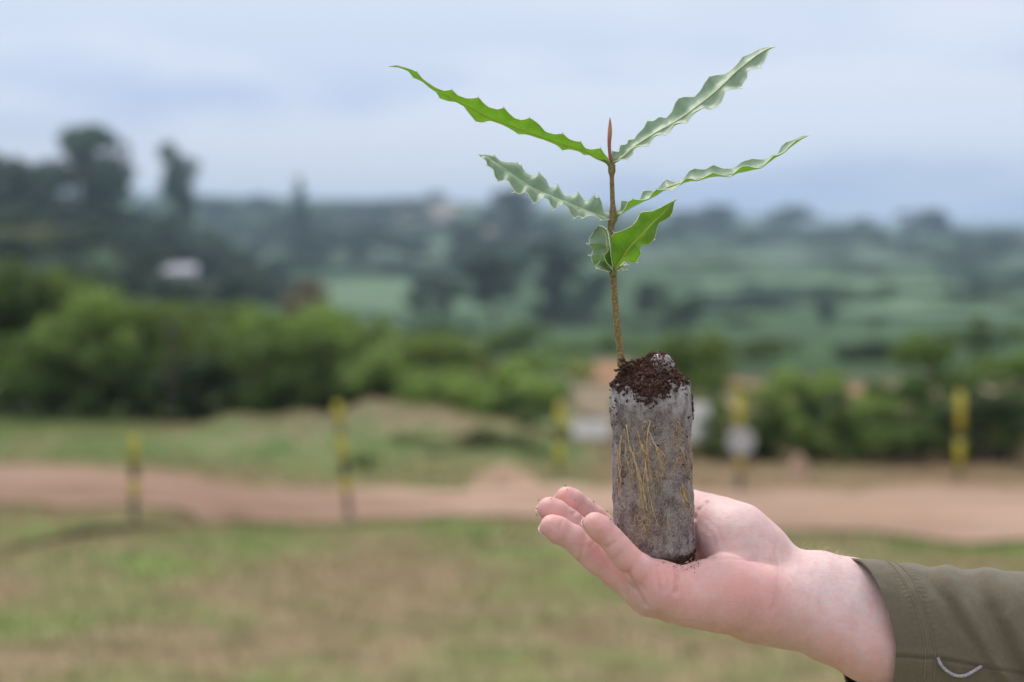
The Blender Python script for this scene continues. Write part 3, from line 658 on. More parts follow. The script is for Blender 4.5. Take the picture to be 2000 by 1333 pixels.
hgt = pm.n('ShaderNodeMapRange'); hgt.inputs[1].default_value = pb.z; hgt.inputs[2].default_value = pt.z; pm.l(sz.outputs[2], hgt.inputs[0])
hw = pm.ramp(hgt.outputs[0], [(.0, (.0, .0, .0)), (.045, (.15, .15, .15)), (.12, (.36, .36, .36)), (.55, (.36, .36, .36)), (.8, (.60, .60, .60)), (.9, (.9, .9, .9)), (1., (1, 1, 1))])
bm_ = pm.ramp(blot, [(.36, (0, 0, 0)), (.64, (1, 1, 1))])
ad = pm.mix(.45, hw, bm_); ad = pm.mix(1., ad, pm.mix(.5, (0, 0, 0), f1), 'ADD')
ad2 = pm.ramp(ad, [(.16, (0, 0, 0)), (.80, (1, 1, 1))])
grain = pm.noise(420, 7, .82, vec=po, dist=.6); gb_ = pm.mix(.42, ad2, pm.ramp(grain, [(.40, (0, 0, 0)), (.60, (1, 1, 1))]))
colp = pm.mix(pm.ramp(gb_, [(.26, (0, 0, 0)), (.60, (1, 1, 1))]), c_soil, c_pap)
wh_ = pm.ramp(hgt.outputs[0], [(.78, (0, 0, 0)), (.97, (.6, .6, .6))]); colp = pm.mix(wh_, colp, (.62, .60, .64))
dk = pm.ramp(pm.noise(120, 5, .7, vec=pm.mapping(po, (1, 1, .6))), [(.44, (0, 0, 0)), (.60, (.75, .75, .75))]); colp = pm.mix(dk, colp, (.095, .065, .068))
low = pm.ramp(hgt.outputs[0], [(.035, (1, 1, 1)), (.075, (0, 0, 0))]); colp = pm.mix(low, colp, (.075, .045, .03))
stn = pm.ramp(pm.noise(95, 3, .5, vec=pm.mapping(po, (1, 1, .35))), [(.60, (0, 0, 0)), (.78, (.35, .35, .35))]); pass
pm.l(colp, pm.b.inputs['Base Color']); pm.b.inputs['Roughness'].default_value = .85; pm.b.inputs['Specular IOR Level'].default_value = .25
pm.bump(pm.mix(.5, fine, f1), .9, .0006)
pap = local(link('paper_wrap', mesh_from('paper_wrap', Vp, Fp), pm.m), seedling)
mod = pap.modifiers.new('s', 'SOLIDIFY'); mod.thickness = .0006; mod.offset = -1

M_soil = Mat('peat'); ms_ = M_soil; ms_.l(ms_.ramp(ms_.noise(900, 4, .6, vec=ms_.obj()), [(.3, (.022, .009, .006)), (.55, (.062, .022, .014)), (.75, (.15, .055, .032))]), ms_.b.inputs['Base Color'])
ms_.b.inputs['Roughness'].default_value = .8; M_soil = M_soil.m
M_fib = simple('pale_fibre', (.46, .43, .45), .7, .25, 400); M_root = simple('root', (.56, .37, .17), .6, .35, 250)
M_root2 = simple('pale_root', (.60, .46, .29), .6, .3, 250)
# soil mound inside the top
def mound(a, r):   # height over the rim, plug units in metres
    x, y = r*math.sin(a), -r*math.cos(a)
    g = lambda cx, cy, s, h: h*math.exp(-((x-cx)**2+(y-cy)**2)/s**2)
    return -.0045 + g(-.015, -.002, .0075, .0125)+g(-.003, -.004, .010, .0125)+g(.006, -.006, .010, .0125)+g(.016, -.008, .008, .006)+g(-.002, -.018, .012, .0045)
mv = []; mf = []; n1_, n2_ = 22, 64
for i in range(n1_+2):
    for j in range(n2_):
        a = 2*math.pi*j/n2_; r_ = PR*.965*min(i, n1_)/n1_; z = (mound(a, r_) if i <= n1_ else -.02)+.0016*mnoise.noise(Vector((r_*math.cos(a)*420, r_*math.sin(a)*420, 2)))
        mv.append(pb+az*(PH+z)+(ax_*math.sin(a)-ay_*math.cos(a))*r_)
mf = [(i*n2_+j, (i+1)*n2_+j, (i+1)*n2_+(j+1) % n2_, i*n2_+(j+1) % n2_) for i in range(n1_+1) for j in range(n2_)]
local(link('soil', mesh_from('soil', mv, mf), M_soil), seedling)
ico = bmesh.new(); bmesh.ops.create_icosphere(ico, subdivisions=1, radius=1); IV = np.array([v.co[:] for v in ico.verts]); IF = np.array([[v.index for v in f.verts] for f in ico.faces]); ico.free()
def crumbs(name, pts, sizes, mat, parent, seed=0, elong=1.6):
    r = np.random.RandomState(seed); Vs = []; Fs = []
    for k, (p, s) in enumerate(zip(pts, sizes)):
        M = np.linalg.qr(r.normal(size=(3, 3)))[0]; v = IV*r.uniform(.6, 1.35, (len(IV), 1))*s*np.array([elong*r.uniform(.6, 1.4), 1, r.uniform(.5, 1)]); Vs.append(v@M+np.array(p)); Fs.append(IF+k*len(IV))
    o = link(name, mesh_np(name, np.concatenate(Vs), np.concatenate(Fs)), mat); local(o, parent); o['kind'] = 'stuff'; return o
r = random.Random(11); cp = []; cs = []
for i in range(2300):
    a = r.uniform(-math.pi, math.pi); q = PR*.99*math.sqrt(r.random()); z = mound(a, q)
    cp.append(pb+az*(PH+z+r.uniform(-.0006, .0016))+(ax_*math.sin(a)-ay_*math.cos(a))*q); cs.append(r.uniform(.0003, .0009)*(1 if r.random() < .85 else 2.0))
for i in range(170):            # spilled over the front edge
    th = r.gauss(-.05, .34); h = edge_h(th)+r.uniform(-.045, .01)*(1 if r.random() < .8 else 1.8); cp.append(cyl(th, h, .0006)); cs.append(r.uniform(.0003, .0009))
for i in range(170): th = r.gauss(-.02, .33); cp.append(cyl(th, edge_h(th)+r.uniform(-.012, .03), r.uniform(-.0015, .0008))); cs.append(r.uniform(.0004, .0012))
for i in range(150):            # caught at the stem foot
    t = r.random(); b_ = P(1214+r.gauss(2, 3+7*t), 704+36*t+r.gauss(0, 3), PDY-6+r.gauss(0, 3)); cp.append(b_); cs.append(r.uniform(.0003, .0009))
for i in range(150):            # specks on the paper
    if r.random() < .35: th, h = -1.15+r.gauss(0, .22), r.uniform(.76, 1.0)
    else: th, h = r.uniform(-1.5, 1.5), r.uniform(.03, .97)
    cp.append(cyl(th, h, .0003)); cs.append(r.uniform(.0002, .0006))
for i in range(30): cp.append(cyl(1.45+r.uniform(-.05, .08), .92-.12*i/30*1.2, .0009)); cs.append(r.uniform(.0004, .0008))
for i in range(500):            # dark crumbs round the foot
    th = r.uniform(-2, 2); cp.append(cyl(th, r.uniform(-.012, .05), -.0004+r.uniform(0, .0008))); cs.append(r.uniform(.0002, .0006))
crumbs('soil_crumbs', cp, cs, M_soil, seedling, 4)
# fine fibres sticking out of the mound
mb = MB()
for i in range(330):
    a = r.uniform(-1.9, 1.9); q = PR*math.sqrt(r.random())*.98; p = pb+az*(PH+mound(a, q))+(ax_*math.sin(a)-ay_*math.cos(a))*q
    d = Vector((r.gauss(0, 1), r.gauss(0, .6), abs(r.gauss(0, .8)))).normalized()*r.uniform(.0015, .0045); b_ = Vector((r.gauss(0, 1), 0, r.gauss(0, 1)))*.0008
    mb.tube([p, p+d*.5+b_, p+d], [.00013, .0001, .00005], 3, False)
o = local(link('peat_fibres', mb.mesh('peat_fibres'), simple('brown_fibre', (.22, .10, .05), .8, .4, 300)), seedling); o['kind'] = 'stuff'
# rounded paper lump on top
lv = []; lf = []; lc = P(1288, 716, PDY-5)
for i in range(15):
    for j in range(36):
        t, a = math.pi*.62*i/14, 2*math.pi*j/36; d = Vector((math.sin(t)*math.cos(a), math.sin(t)*math.sin(a), math.cos(t)))
        rr = 1+.10*mnoise.noise(d*2.2)+.03*mnoise.noise(d*7); lv.append(lc+Vector((d.x*30*PX, d.y*30*PX, d.z*27*PX))*rr)
lf = [(i*36+j, (i+1)*36+j, (i+1)*36+(j+1) % 36, i*36+(j+1) % 36) for i in range(14) for j in range(36)]
lm = Mat('wet_lump'); lo_ = lm.obj(); lm.l(lm.ramp(lm.noise(260, 5, .65, vec=lo_), [(.35, (.13, .085, .08)), (.5, (.24, .195, .20)), (.7, (.36, .32, .345))]), lm.b.inputs['Base Color']); lm.b.inputs['Roughness'].default_value = .35
lm.bump(lm.noise(500, 3, vec=lo_), .4, .0005)
local(link('paper_lump', mesh_from('paper_lump', lv, lf), lm.m), seedling)
cp = []; cs = []
for i in range(700):
    t, a = abs(r.gauss(0, .55)) if r.random() < .35 else r.uniform(1.0, 1.7), r.uniform(-3.14, 3.14); d = Vector((math.sin(t)*math.cos(a), math.sin(t)*math.sin(a), math.cos(t)))
    if r.random() < .85 and t > .45 and d.x > .25 and d.y < 0: continue
    cp.append(lc+Vector((d.x*30*PX, d.y*30*PX, d.z*27*PX))*1.03); cs.append(r.uniform(.0002, .0007))
crumbs('lump_crumbs', cp, cs, M_soil, seedling, 9)
# fuzz of the non-woven paper
fv = []; ff = []
def strand(pts, w0):
    b = len(fv)
    for k_, (p, nrm, sd_) in enumerate(pts): fv.extend([p-sd_*w0, p+nrm*w0*.8, p+sd_*w0])
    for k_ in range(len(pts)-1): ff.extend([(b+3*k_, b+3*k_+1, b+3*k_+4, b+3*k_+3), (b+3*k_+1, b+3*k_+2, b+3*k_+5, b+3*k_+4)])
for i in range(2300):
    th, h = r.uniform(-1.75, 1.75), r.random()**.9*.96+.05; a = r.gauss(math.pi/2, .9); L = r.uniform(.0012, .0048); k = r.gauss(0, 1.6); pts = []
    if h > edge_h(th)-.01: continue
    for s_ in range(5):
        aa = a+k*s_/4; n_ = (ax_*math.sin(th)-ay_*math.cos(th)); t_ = (ax_*math.cos(th)+ay_*math.sin(th))
        dirv = t_*math.cos(aa)+az*math.sin(aa); pts.append((cyl(th, h, surf_dr(th, h)+.00012+.0003*math.sin(s_)), n_, dirv.cross(n_)))
        th += math.cos(aa)*L/4/PR; h += math.sin(aa)*L/4/PH
    strand(pts, r.uniform(.00004, .00008))
o = local(link('paper_fibres', mesh_from('paper_fibres', fv, ff), M_fib), seedling); o['kind'] = 'stuff'
# roots: main ones follow the photograph, in the crop's pixels (x0.3526 + (1150,660))
def rz_(x, y): return (1150+x*.3526, 660+y*.3526)
main_roots = [
 ([(190,455),(200,540),(215,600),(240,670),(265,740),(285,830),(300,900),(330,1020)], .42),
 ([(205,590),(225,620),(245,700),(262,790),(280,900),(290,960),(285,990)], .36),
 ([(250,480),(255,520),(275,570),(300,620),(320,660)], .42), ([(280,440),(315,430),(310,480),(335,540),(360,600),(375,650),(385,700)], .40),
 ([(310,470),(300,520),(302,580),(295,640),(285,720),(282,800),(290,870)], .55), ([(300,600),(315,690),(330,780),(345,850)], .30),
 ([(290,650),(300,740),(320,860),(345,950),(370,1015)], .34), ([(340,555),(370,590),(395,620),(405,650),(390,690),(380,740),(380,770)], .36),
 ([(160,520),(158,590),(165,660),(160,740),(158,800),(150,860)], .60), ([(150,600),(155,700),(163,780)], .45),
 ([(470,440),(490,470),(500,520)], .32), ([(435,485),(455,520),(465,560)], .28), ([(485,580),(505,610),(515,650),(520,670)], .42), ([(465,640),(480,655),(490,680)], .40),
 ([(505,785),(515,830),(520,870),(540,900),(555,940)], .42), ([(510,790),(525,820),(545,870),(550,930)], .3), ([(515,830),(510,880),(520,920)], .28),
 ([(195,640),(205,700),(205,760),(210,810)], .28), ([(265,760),(250,700),(240,650),(225,610)], .3), ([(240,940),(242,1000),(240,1060)], .22),
 ([(285,990),(300,1050),(325,1110)], .22), ([(410,930),(415,980),(430,1040)], .26), ([(545,540),(552,600),(555,680),(552,760)], .30),
 ([(480,540),(500,580),(510,640)], .25), ([(225,560),(232,640),(250,720),(268,800),(272,880)], .26), ([(275,560),(285,640),(300,720),(318,800),(322,870)], .26),
 ([(350,580),(365,640),(372,700),(360,760)], .24), ([(180,480),(186,560),(190,640),(186,720)], .30), ([(300,760),(306,840),(318,920),(322,980)], .24), ([(255,820),(268,900),(276,980),(290,1040)], .22),
 ([(530,620),(540,680),(545,740)], .24), ([(495,800),(502,860),(512,930)], .22), ([(145,760),(150,830),(152,900)], .34), ([(400,560),(412,620),(404,690)], .22), ([(255,545),(290,600),(318,655)], .35)]
for k, (pl, wd) in enumerate(main_roots):
    pp = catmull(pl, 22); pts = []
    for i_k, (x, y) in enumerate(pp):
        u, v = rz_(x+1.8*math.sin(i_k*1.3+k), y); th, h = cyl_uv(u, v); pts.append(cyl(th, h, surf_dr(th, h)+.0003+.0002*math.sin(i_k*.8+k)))
    mb = MB(); mb.tube(pts, [wd*.001*(1.05-.65*i/21)*.95 for i in range(22)], 6); local(link('root', mb.mesh('root'), M_root if k % 3 else M_root2), seedling)
mb = MB()
for i in range(420):             # fine side roots
    pl, wd = r.choice(main_roots); j = r.randrange(len(pl)-1); f = r.random(); x, y = pl[j][0]*(1-f)+pl[j+1][0]*f+r.gauss(0, 10), pl[j][1]*(1-f)+pl[j+1][1]*f+r.gauss(0, 14)
    a = r.gauss(math.pi/2, .45); k = r.gauss(0, .06); pts = []; nL = r.randint(6, 16)
    for s_ in range(nL):
        th, h = cyl_uv(*rz_(x, y)); pts.append(cyl(th, max(h, .02), surf_dr(th, max(h, .02))+.00022)); x += math.cos(a)*6; y += math.sin(a)*6; a += k
    mb.tube(pts, [r.uniform(.00006, .00013)]*nL, 3, False)
for i in range(700):             # faint mesh of hair roots all over the front
    x, y = r.gauss(340, 95), r.uniform(430, 1080); a = r.gauss(math.pi/2, .8); k = r.gauss(0, .1); pts = []; nL = r.randint(4, 9)
    if not (130 < x < 560): continue
    for s_ in range(nL):
        th, h = cyl_uv(*rz_(x, y)); pts.append(cyl(th, max(h, .02), surf_dr(th, max(h, .02))+.00012)); x += math.cos(a)*6; y += math.sin(a)*6; a += k
    mb.tube(pts, [r.uniform(.00004, .00008)]*nL, 3, False)
o = local(link('rootlets', mb.mesh('rootlets'), M_root2), seedling); o['kind'] = 'stuff'

# stem
SDY = PDY-6
st = catmull([(1214, 716), (1212, 690), (1206, 640), (1201, 585), (1198, 535), (1195, 490), (1193, 450), (1197, 418), (1196, 380), (1195, 345), (1195, 322)], 70)
stm = Mat('stem_bark'); so = stm.obj(); stm.l(stm.ramp(stm.noise(700, 4, .6, vec=so), [(.35, (.13, .085, .03)), (.55, (.25, .185, .07)), (.72, (.38, .31, .17))]), stm.b.inputs['Base Color'])
stm.b.inputs['Roughness'].default_value = .6; stm.bump(stm.noise(900, 3, vec=so), .6, .0004)
mb = MB(); rad_ = []
for i, (u, v) in enumerate(st):
    rr = np.interp(v, [320, 335, 345, 400, 412, 430, 445, 470, 515, 530, 545, 620, 690, 716], [7.5, 8, 4.6, 5.2, 7.5, 8, 7, 6, 6.3, 8.2, 6.6, 7.2, 7.6, 9])
    rad_.append(rr*.94*PX*(1+.02*mnoise.noise(Vector((v*.15, 0, 0)))))
mb.tube([P(u, v, SDY) for u, v in st], rad_, 16)
local(link('stem', mb.mesh('stem'), stm.m), seedling)
mb = MB()
for i in range(420):             # short down of the stem
    k = r.randrange(1, 69); a = r.uniform(0, 6.28); c = P(*st[k], SDY); d = Vector((math.cos(a), math.sin(a), r.uniform(.1, .5))); p = c+d*rad_[k]*.95
    mb.tube([p, p+d*r.uniform(.0003, .0006)], [.00006, .00003], 3, False)
o = local(link('stem_down', mb.mesh('stem_down'), M_fib), seedling); o['kind'] = 'stuff'
bd = Mat('bud_red'); bo = bd.obj(); bs = bd.n('ShaderNodeSeparateXYZ'); bd.l(bd.geo(), bs.inputs[0]); bmr = bd.n('ShaderNodeMapRange'); bmr.inputs[1].default_value = P(0, 310).z; bmr.inputs[2].default_value = P(0, 232).z
bd.l(bs.outputs[2], bmr.inputs[0]); bd.l(bd.ramp(bmr.outputs[0], [(0, (.30, .07, .09)), (.45, (.36, .12, .09)), (.75, (.52, .25, .14)), (1, (.40, .14, .10))]), bd.b.inputs['Base Color']); bd.b.inputs['Roughness'].default_value = .5
mb = MB(); bp = catmull([(1194, 318), (1191, 300), (1190, 280), (1191, 262), (1191.5, 245), (1191.5, 229)], 24)
mb.tube([P(u, v, SDY) for u, v in bp], [PX*np.interp(v, [229, 238, 252, 265, 285, 300, 318], [.3, 2.2, 4.2, 4.4, 3.5, 3.2, 4.5]) for u, v in bp], 12); local(link('bud', mb.mesh('bud'), bd.m), seedling)

# leaves: midrib and both edges in photo pixels; widths are real, so depth follows
lfm = Mat('leaf'); L = lfm
uvn = L.n('ShaderNodeUVMap', _uv_map='leaf'); su = L.n('ShaderNodeSeparateXYZ'); L.l(uvn.outputs[0], su.inputs[0])
ab = L.n('ShaderNodeMath', _operation='ABSOLUTE'); L.l(su.outputs[1], ab.inputs[0])
comb = L.n('ShaderNodeMath', _operation='MULTIPLY_ADD'); L.l(ab.outputs[0], comb.inputs[0]); comb.inputs[1].default_value = -.055; L.l(su.outputs[0], comb.inputs[2])
vm = L.n('ShaderNodeMath', _operation='MULTIPLY'); L.l(comb.outputs[0], vm.inputs[0]); vm.inputs[1].default_value = 2*math.pi*19
nz_ = L.noise(240, 3, vec=L.obj()); ad_ = L.n('ShaderNodeMath', _operation='MULTIPLY_ADD'); L.l(nz_, ad_.inputs[0]); ad_.inputs[1].default_value = 2.6; L.l(vm.outputs[0], ad_.inputs[2])
sn = L.n('ShaderNodeMath', _operation='SINE'); L.l(ad_.outputs[0], sn.inputs[0])
veins = L.ramp(sn.outputs[0], [(.90, (0, 0, 0)), (.995, (1, 1, 1))])
mott = L.noise(170, 5, .6, vec=L.obj())
gb = L.n('ShaderNodeNewGeometry')
topc = L.ramp(mott, [(.3, (.19, .29, .20)), (.55, (.25, .36, .26)), (.75, (.31, .42, .31))])
undc = L.ramp(mott, [(.3, (.10, .20, .025)), (.7, (.15, .26, .04))])
topc = L.mix(L.mix(.16, (0, 0, 0), veins), topc, (.35, .45, .25)); undc = L.mix(L.mix(.3, (0, 0, 0), veins), undc, (.33, .42, .08))
colL = L.mix(gb.outputs['Backfacing'], topc, undc)
L.l(colL, L.b.inputs['Base Color']); L.b.inputs['Roughness'].default_value = .52; L.b.inputs['Specular IOR Level'].default_value = .75
L.b.inputs['Sheen Weight'].default_value = .25; L.b.inputs['Sheen Roughness'].default_value = .5
L.bump(L.mix(.6, sn.outputs[0], mott), .10, .0005)
tl = L.n('ShaderNodeBsdfTranslucent'); L.l(L.ramp(mott, [(.3, (.12, .32, .01)), (.7, (.18, .41, .014))]), tl.inputs[0])
mxs = L.n('ShaderNodeMixShader'); L.l(L.mix(gb.outputs['Backfacing'], (.16, .16, .16), (.50, .50, .50)), mxs.inputs[0]); L.l(L.b.outputs[0], mxs.inputs[1]); L.l(tl.outputs[0], mxs.inputs[2]); L.l(mxs.outputs[0], L.out.inputs[0])
M_vein = simple('midrib', (.60, .66, .36), .45, .1, 300, .5); M_pet = simple('petiole', (.16, .20, .05), .5, .2, 300, .5); M_margin = simple('leaf_margin', (.78, .84, .66), .5, .1, 300, .4)
M_vein2 = simple('midrib_underside', (.45, .55, .10), .45, .1, 300, .5)

def z5(l): return [(1140+x*.23, 70+y*.23) for x, y in l]
def z6(l): return [(900+x*.23, 280+y*.23) for x, y in l]
def z4(l): return [(740+x*.25, 70+y*.25) for x, y in l]
def make_leaf(mid, ea, eb, sa, sb, W, dmid, label=None, spines=True, cup=.12, vein=M_vein, wprof=None, spl=1.0, flip=False):
    """sa/sb: +1 edge lies behind the midrib, -1 in front; W half width in mm; dmid depth (mm) along the midrib"""
    Nn = 150; M = catmull(mid, Nn); tt = np.linspace(0, 1, Nn); dm = np.interp(tt, np.linspace(0, 1, len(dmid)), dmid)
    def edge(pts):
        P_ = np.array([mid[0]]+list(pts)+[mid[-1]], float); ts = []
        for p in P_: ts.append(np.argmin(((M-p)**2).sum(1))/(Nn-1))
        ts[0] = 0; ts[-1] = 1
        for i in range(1, len(ts)): ts[i] = max(ts[i], ts[i-1]+.004)
        ts = np.array(ts)/ts[-1]; return ts, P_
    res = []
    for pts, sg in ((ea, sa), (eb, sb)):
        ts, P_ = edge(pts)
        E = np.stack([np.interp(tt, ts, P_[:, 0]), np.interp(tt, ts, P_[:, 1])], 1)
        ker = np.array([.25, .5, .25]); 
        for c in (0, 1): E[1:-1, c] = .25*E[:-2, c]+.5*E[1:-1, c]+.25*E[2:, c]
        off = np.linalg.norm(E-M, axis=1)*PX*1000
        Wt = W*(np.interp(tt, [0, .06, .3, .6, .85, .97, 1], [.10, .45, .9, 1, .75, .3, 0]) if wprof is None else np.interp(tt, *wprof))
        dd = np.sqrt(np.maximum(Wt**2-off**2, (.15*Wt)**2))
        dep = dm+sg*np.convolve(np.pad(dd, 3, mode='edge'), np.ones(7)/7, 'valid')*np.interp(tt, [0, .05, .95, 1], [0, 1, 1, 0])
        res.append((E, dep, ts, P_, sg))
    cols = []; K = 8; svals = [-(K-k)/K for k in range(K)]+[0]+[(k+1)/K for k in range(K)]
    Mp = [P(M[i][0], M[i][1], dm[i]) for i in range(Nn)]
    Ep = [[P(E[i][0], E[i][1], dep[i]) for i in range(Nn)] for E, dep, *_ in res]
    V = []; UV = []
    for i in range(Nn):
        T = (Mp[min(i+1, Nn-1)]-Mp[max(i-1, 0)]).normalized()
        for s_ in svals:
            e = Ep[0 if s_ < 0 else 1][i]; a = abs(s_); d = e-Mp[i]; p = Mp[i]+d*a
            if d.length > 1e-6:
                nn = T.cross(d).normalized()*(1 if s_ < 0 else -1); p = p-nn*d.length*cup*math.sin(a*math.pi)*(1)
            V.append(p); UV.append((tt[i], s_))
    nc = len(svals); F = [(i*nc+j, i*nc+j+1, (i+1)*nc+j+1, (i+1)*nc+j) for i in range(Nn-1) for j in range(nc-1)]
    me = mesh_from('leaf', V, F); 
    # make the face normals look up so that front = upper side
    nr_ = np.zeros(len(me.polygons)*3, np.float32); me.polygons.foreach_get('normal', nr_); my = float(nr_.reshape(-1, 3)[:, 1].mean())
    if (my > 0) != bool(flip): me.flip_normals()      # the face turned to the camera is the upper one unless flip is set
    uvl = me.uv_layers.new(name='leaf'); vi = np.zeros(len(me.loops), np.int32); me.loops.foreach_get('vertex_index', vi)
    uvl.data.foreach_set('uv', np.array(UV, np.float32)[vi].ravel())
    lf_ = local(link('leaf', me, lfm.m), seedling)
    if label: lf_['label'] = label
    mb = MB(); idx = list(range(0, Nn, 3)); mb.tube([Mp[i]-Vector((0, .0003, 0)) for i in idx], [(.00055*(1-.75*tt[i])+.00012) for i in idx], 8)
    mb_ = mb; mb = MB(); pr = catmull([Mp[0]-Vector((0, 0, .0012)), Mp[4], Mp[9], Mp[14]], 14); mb.tube(pr, [.0017*(1-.72*i/13)*min(W/12, 1) for i in range(14)], 10)
    pe = link('petiole', mb.mesh('petiole'), M_pet); pe.parent = lf_; mb = mb_
    v_ = link('midrib', mb.mesh('midrib'), vein); v_.parent = lf_
    mb = MB()
    for ei, (E, dep, ts, P_, sg) in enumerate(res):
        idx = list(range(2, Nn-1, 1)); mb.tube([Ep[ei][i] for i in idx], [.0002]*len(idx), 4)
        offs = np.linalg.norm(E-M, axis=1)
        if spines:
            for k in range(1, len(P_)-1):
                o0 = [np.min(np.linalg.norm(M-P_[q], axis=1)) for q in (k-1, k, k+1)]
                if o0[1] >= max(o0[0], o0[2])*.98:
                    i = int(round(ts[k]*(Nn-1))); i = min(max(i, 1), Nn-2); e = Ep[ei][i]; d = (e-Mp[i]); 
                    if d.length < 1e-5: continue
                    d = (d.normalized()+(Mp[i+1]-Mp[i-1]).normalized()*.5).normalized(); ln = random.uniform(.0026, .0042)*spl
                    mb.tube([e-d*.0002, e+d*ln*.5+Vector((0, 0, .0001)), e+d*ln], [.00042, .00028, .00006], 5)
    m_ = link('margin', mb.mesh('margin'), M_margin); m_.parent = lf_
    return lf_
def up_dir(flip): return flip
L1m = z4([(1815,1010),(1760,975),(1620,910),(1400,840),(1200,770),(1000,695),(850,640),(680,545),(560,488),(450,425),(345,348),(230,265),(150,238),(70,240)])
L1a = z4([(1790,955),(1755,915),(1735,878),(1660,890),(1610,880),(1580,828),(1530,825),(1480,805),(1440,764),(1370,772),(1300,750),(1250,690),(1180,640),(1120,662),(1060,645),(1010,600),(978,560),(930,578),(860,560),(815,525),(780,480),(740,492),(680,490),(615,465),(572,422),(510,432),(440,405),(380,365),(340,335),(300,285),(265,268),(210,250),(140,232)])
L1b = z4([(1700,965),(1640,930),(1605,932),(1560,900),(1480,885),(1435,897),(1390,850),(1300,805),(1200,775),(1145,765),(1095,772),(1010,712),(960,680),(890,655),(850,662),(820,680),(758,670),(720,625),(678,572),(680,548),(610,502),(545,512),(475,488),(450,432),(400,402),(345,352),(270,330),(235,275),(150,246)])
make_leaf(L1m, L1a, L1b, -1, 1, 12, [SDY, -14, -34], 'longest leaf, wavy, seen from below in bright yellow-green', True, .10, M_vein2, None, .5, True)
L2m = z5([(225,1085),(300,1050),(440,935),(600,830),(760,740),(900,645),(1000,570),(1100,490),(1200,400),(1280,320),(1400,220),(1520,135),(1590,103),(1638,93)])
L2a = z5([(238,1030),(240,980),(300,990),(310,928),(370,925),(375,885),(435,880),(445,850),(515,780),(538,725),(590,728),(640,690),(700,702),(750,650),(780,570),(805,535),(850,520),(940,522),(990,470),(1030,400),(1065,350),(1115,338),(1200,328),(1270,280),(1320,225),(1350,180),(1420,155),(1480,120),(1530,103),(1590,97)])
L2b = z5([(310,1050),(370,1055),(418,1008),(425,950),(470,935),(515,945),(555,932),(582,880),(600,845),(650,838),(692,850),(740,808),(765,748),(820,738),(878,745),(905,700),(930,655),(1010,612),(1080,632),(1130,605),(1168,565),(1190,515),(1200,470),(1240,458),(1333,450),(1350,410),(1388,358),(1388,310),(1430,286),(1493,273),(1528,230),(1550,185),(1570,140),(1600,108)])
make_leaf(L2m, L2a, L2b, 1, -1, 13, [SDY, 8, 14], 'long silvery-green wavy leaf rising to the upper right', True, .14, M_vein, None, .5)
L3m = z6([(1300,648),(1240,640),(1130,602),(1000,552),(900,510),(800,468),(700,425),(600,378),(500,312),(400,240),(300,172),(220,118),(148,96)])
L3a = z6([(1270,600),(1212,583),(1195,500),(1175,455),(1150,472),(1135,438),(1100,480),(1050,490),(1020,450),(1000,420),(940,440),(880,445),(855,410),(825,355),(790,372),(750,370),(725,310),(665,254),(600,275),(545,245),(515,195),(480,172),(430,160),(370,160),(330,150),(290,107),(200,100)])
L3b = z6([(1200,655),(1140,618),(1110,612),(1055,625),(1050,655),(1025,625),(985,620),(970,642),(930,600),(920,560),(885,528),(855,520),(822,540),(800,570),(760,520),(745,480),(700,465),(650,485),(627,515),(590,470),(575,430),(540,412),(500,435),(462,415),(430,365),(410,325),(380,310),(320,325),(290,285),(278,225),(225,190),(216,150),(180,125)])
make_leaf(L3m, L3a, L3b, 1, -1, 13, [SDY, 2, -6], 'silvery-green spiny leaf pointing left in the middle', True, .14, M_vein)
L4m = z6([(1300,650),(1340,610),(1400,572),(1470,530),(1550,490),(1640,450),(1720,398)])+z5([(705,1290),(830,1250),(1040,1203),(1180,1186),(1290,1168),(1460,1128),(1570,1072),(1660,1010),(1750,950),(1850,878),(1922,843)])
L4a = z6([(1310,575),(1350,570),(1362,540),(1362,490),(1400,488),(1425,498),(1440,520),(1520,480),(1550,405),(1620,402),(1640,430)])+z5([(680,1240),(705,1220),(760,1245),(850,1220),(895,1150),(940,1130),(1030,1140),(1100,1098),(1180,1130),(1270,1130),(1350,1070),(1430,1047),(1520,1055),(1570,1040),(1600,1015),(1650,1000),(1680,940),(1720,905),(1760,895),(1850,855)])
L4b = z6([(1330,640),(1390,560),(1420,500),(1460,475),(1540,485),(1600,470),(1630,420),(1660,395),(1720,395),(1790,408)])+z5([(780,1302),(830,1250),(870,1212),(925,1215),(955,1233),(1040,1195),(1095,1163),(1160,1180),(1243,1200),(1285,1160),(1340,1112),(1400,1106),(1450,1122),(1510,1122),(1565,1065),(1610,1020),(1655,1012),(1710,985),(1740,945),(1800,892),(1870,860)])
make_leaf(L4m, L4a, L4b, 1, -1, 11, [SDY, 6, 10], 'narrow twisted leaf pointing right below the long silvery one', True, .10, M_vein, None, .5)
L6m = z6([(1285,1095),(1262,1020),(1250,930),(1240,850),(1228,770),(1200,722),(1172,700)])
L6a = z6([(1215,1070),(1180,1062),(1120,1020),(1105,960),(1130,900),(1090,860),(1092,810),(1110,765),(1150,745)])
L6b = z6([(1290,1040),(1275,960),(1268,880),(1258,790),(1240,735),(1205,708)])
WP = ([0, .1, .4, .7, .95, 1], [.2, .8, 1, .9, .3, 0])
make_leaf(L6m, L6a, L6b, 1, -1, 12, [SDY-3, -8, -3], 'small pale leaf with spiny white margin left of the stem', True, .2, M_vein, WP, .9)
L7m = z6([(1300,1085),(1335,1062),(1370,1030),(1392,1008)]); L7a = z6([(1290,1050),(1330,1010),(1370,1000)]); L7b = z6([(1345,1085),(1400,1075),(1385,1040),(1405,1030)])
make_leaf(L7m, L7a, L7b, 1, -1, 7, [SDY+4, 8, 12], 'tiny curled pale leaf behind the broad green leaf', True, .1, M_vein, WP, .9)
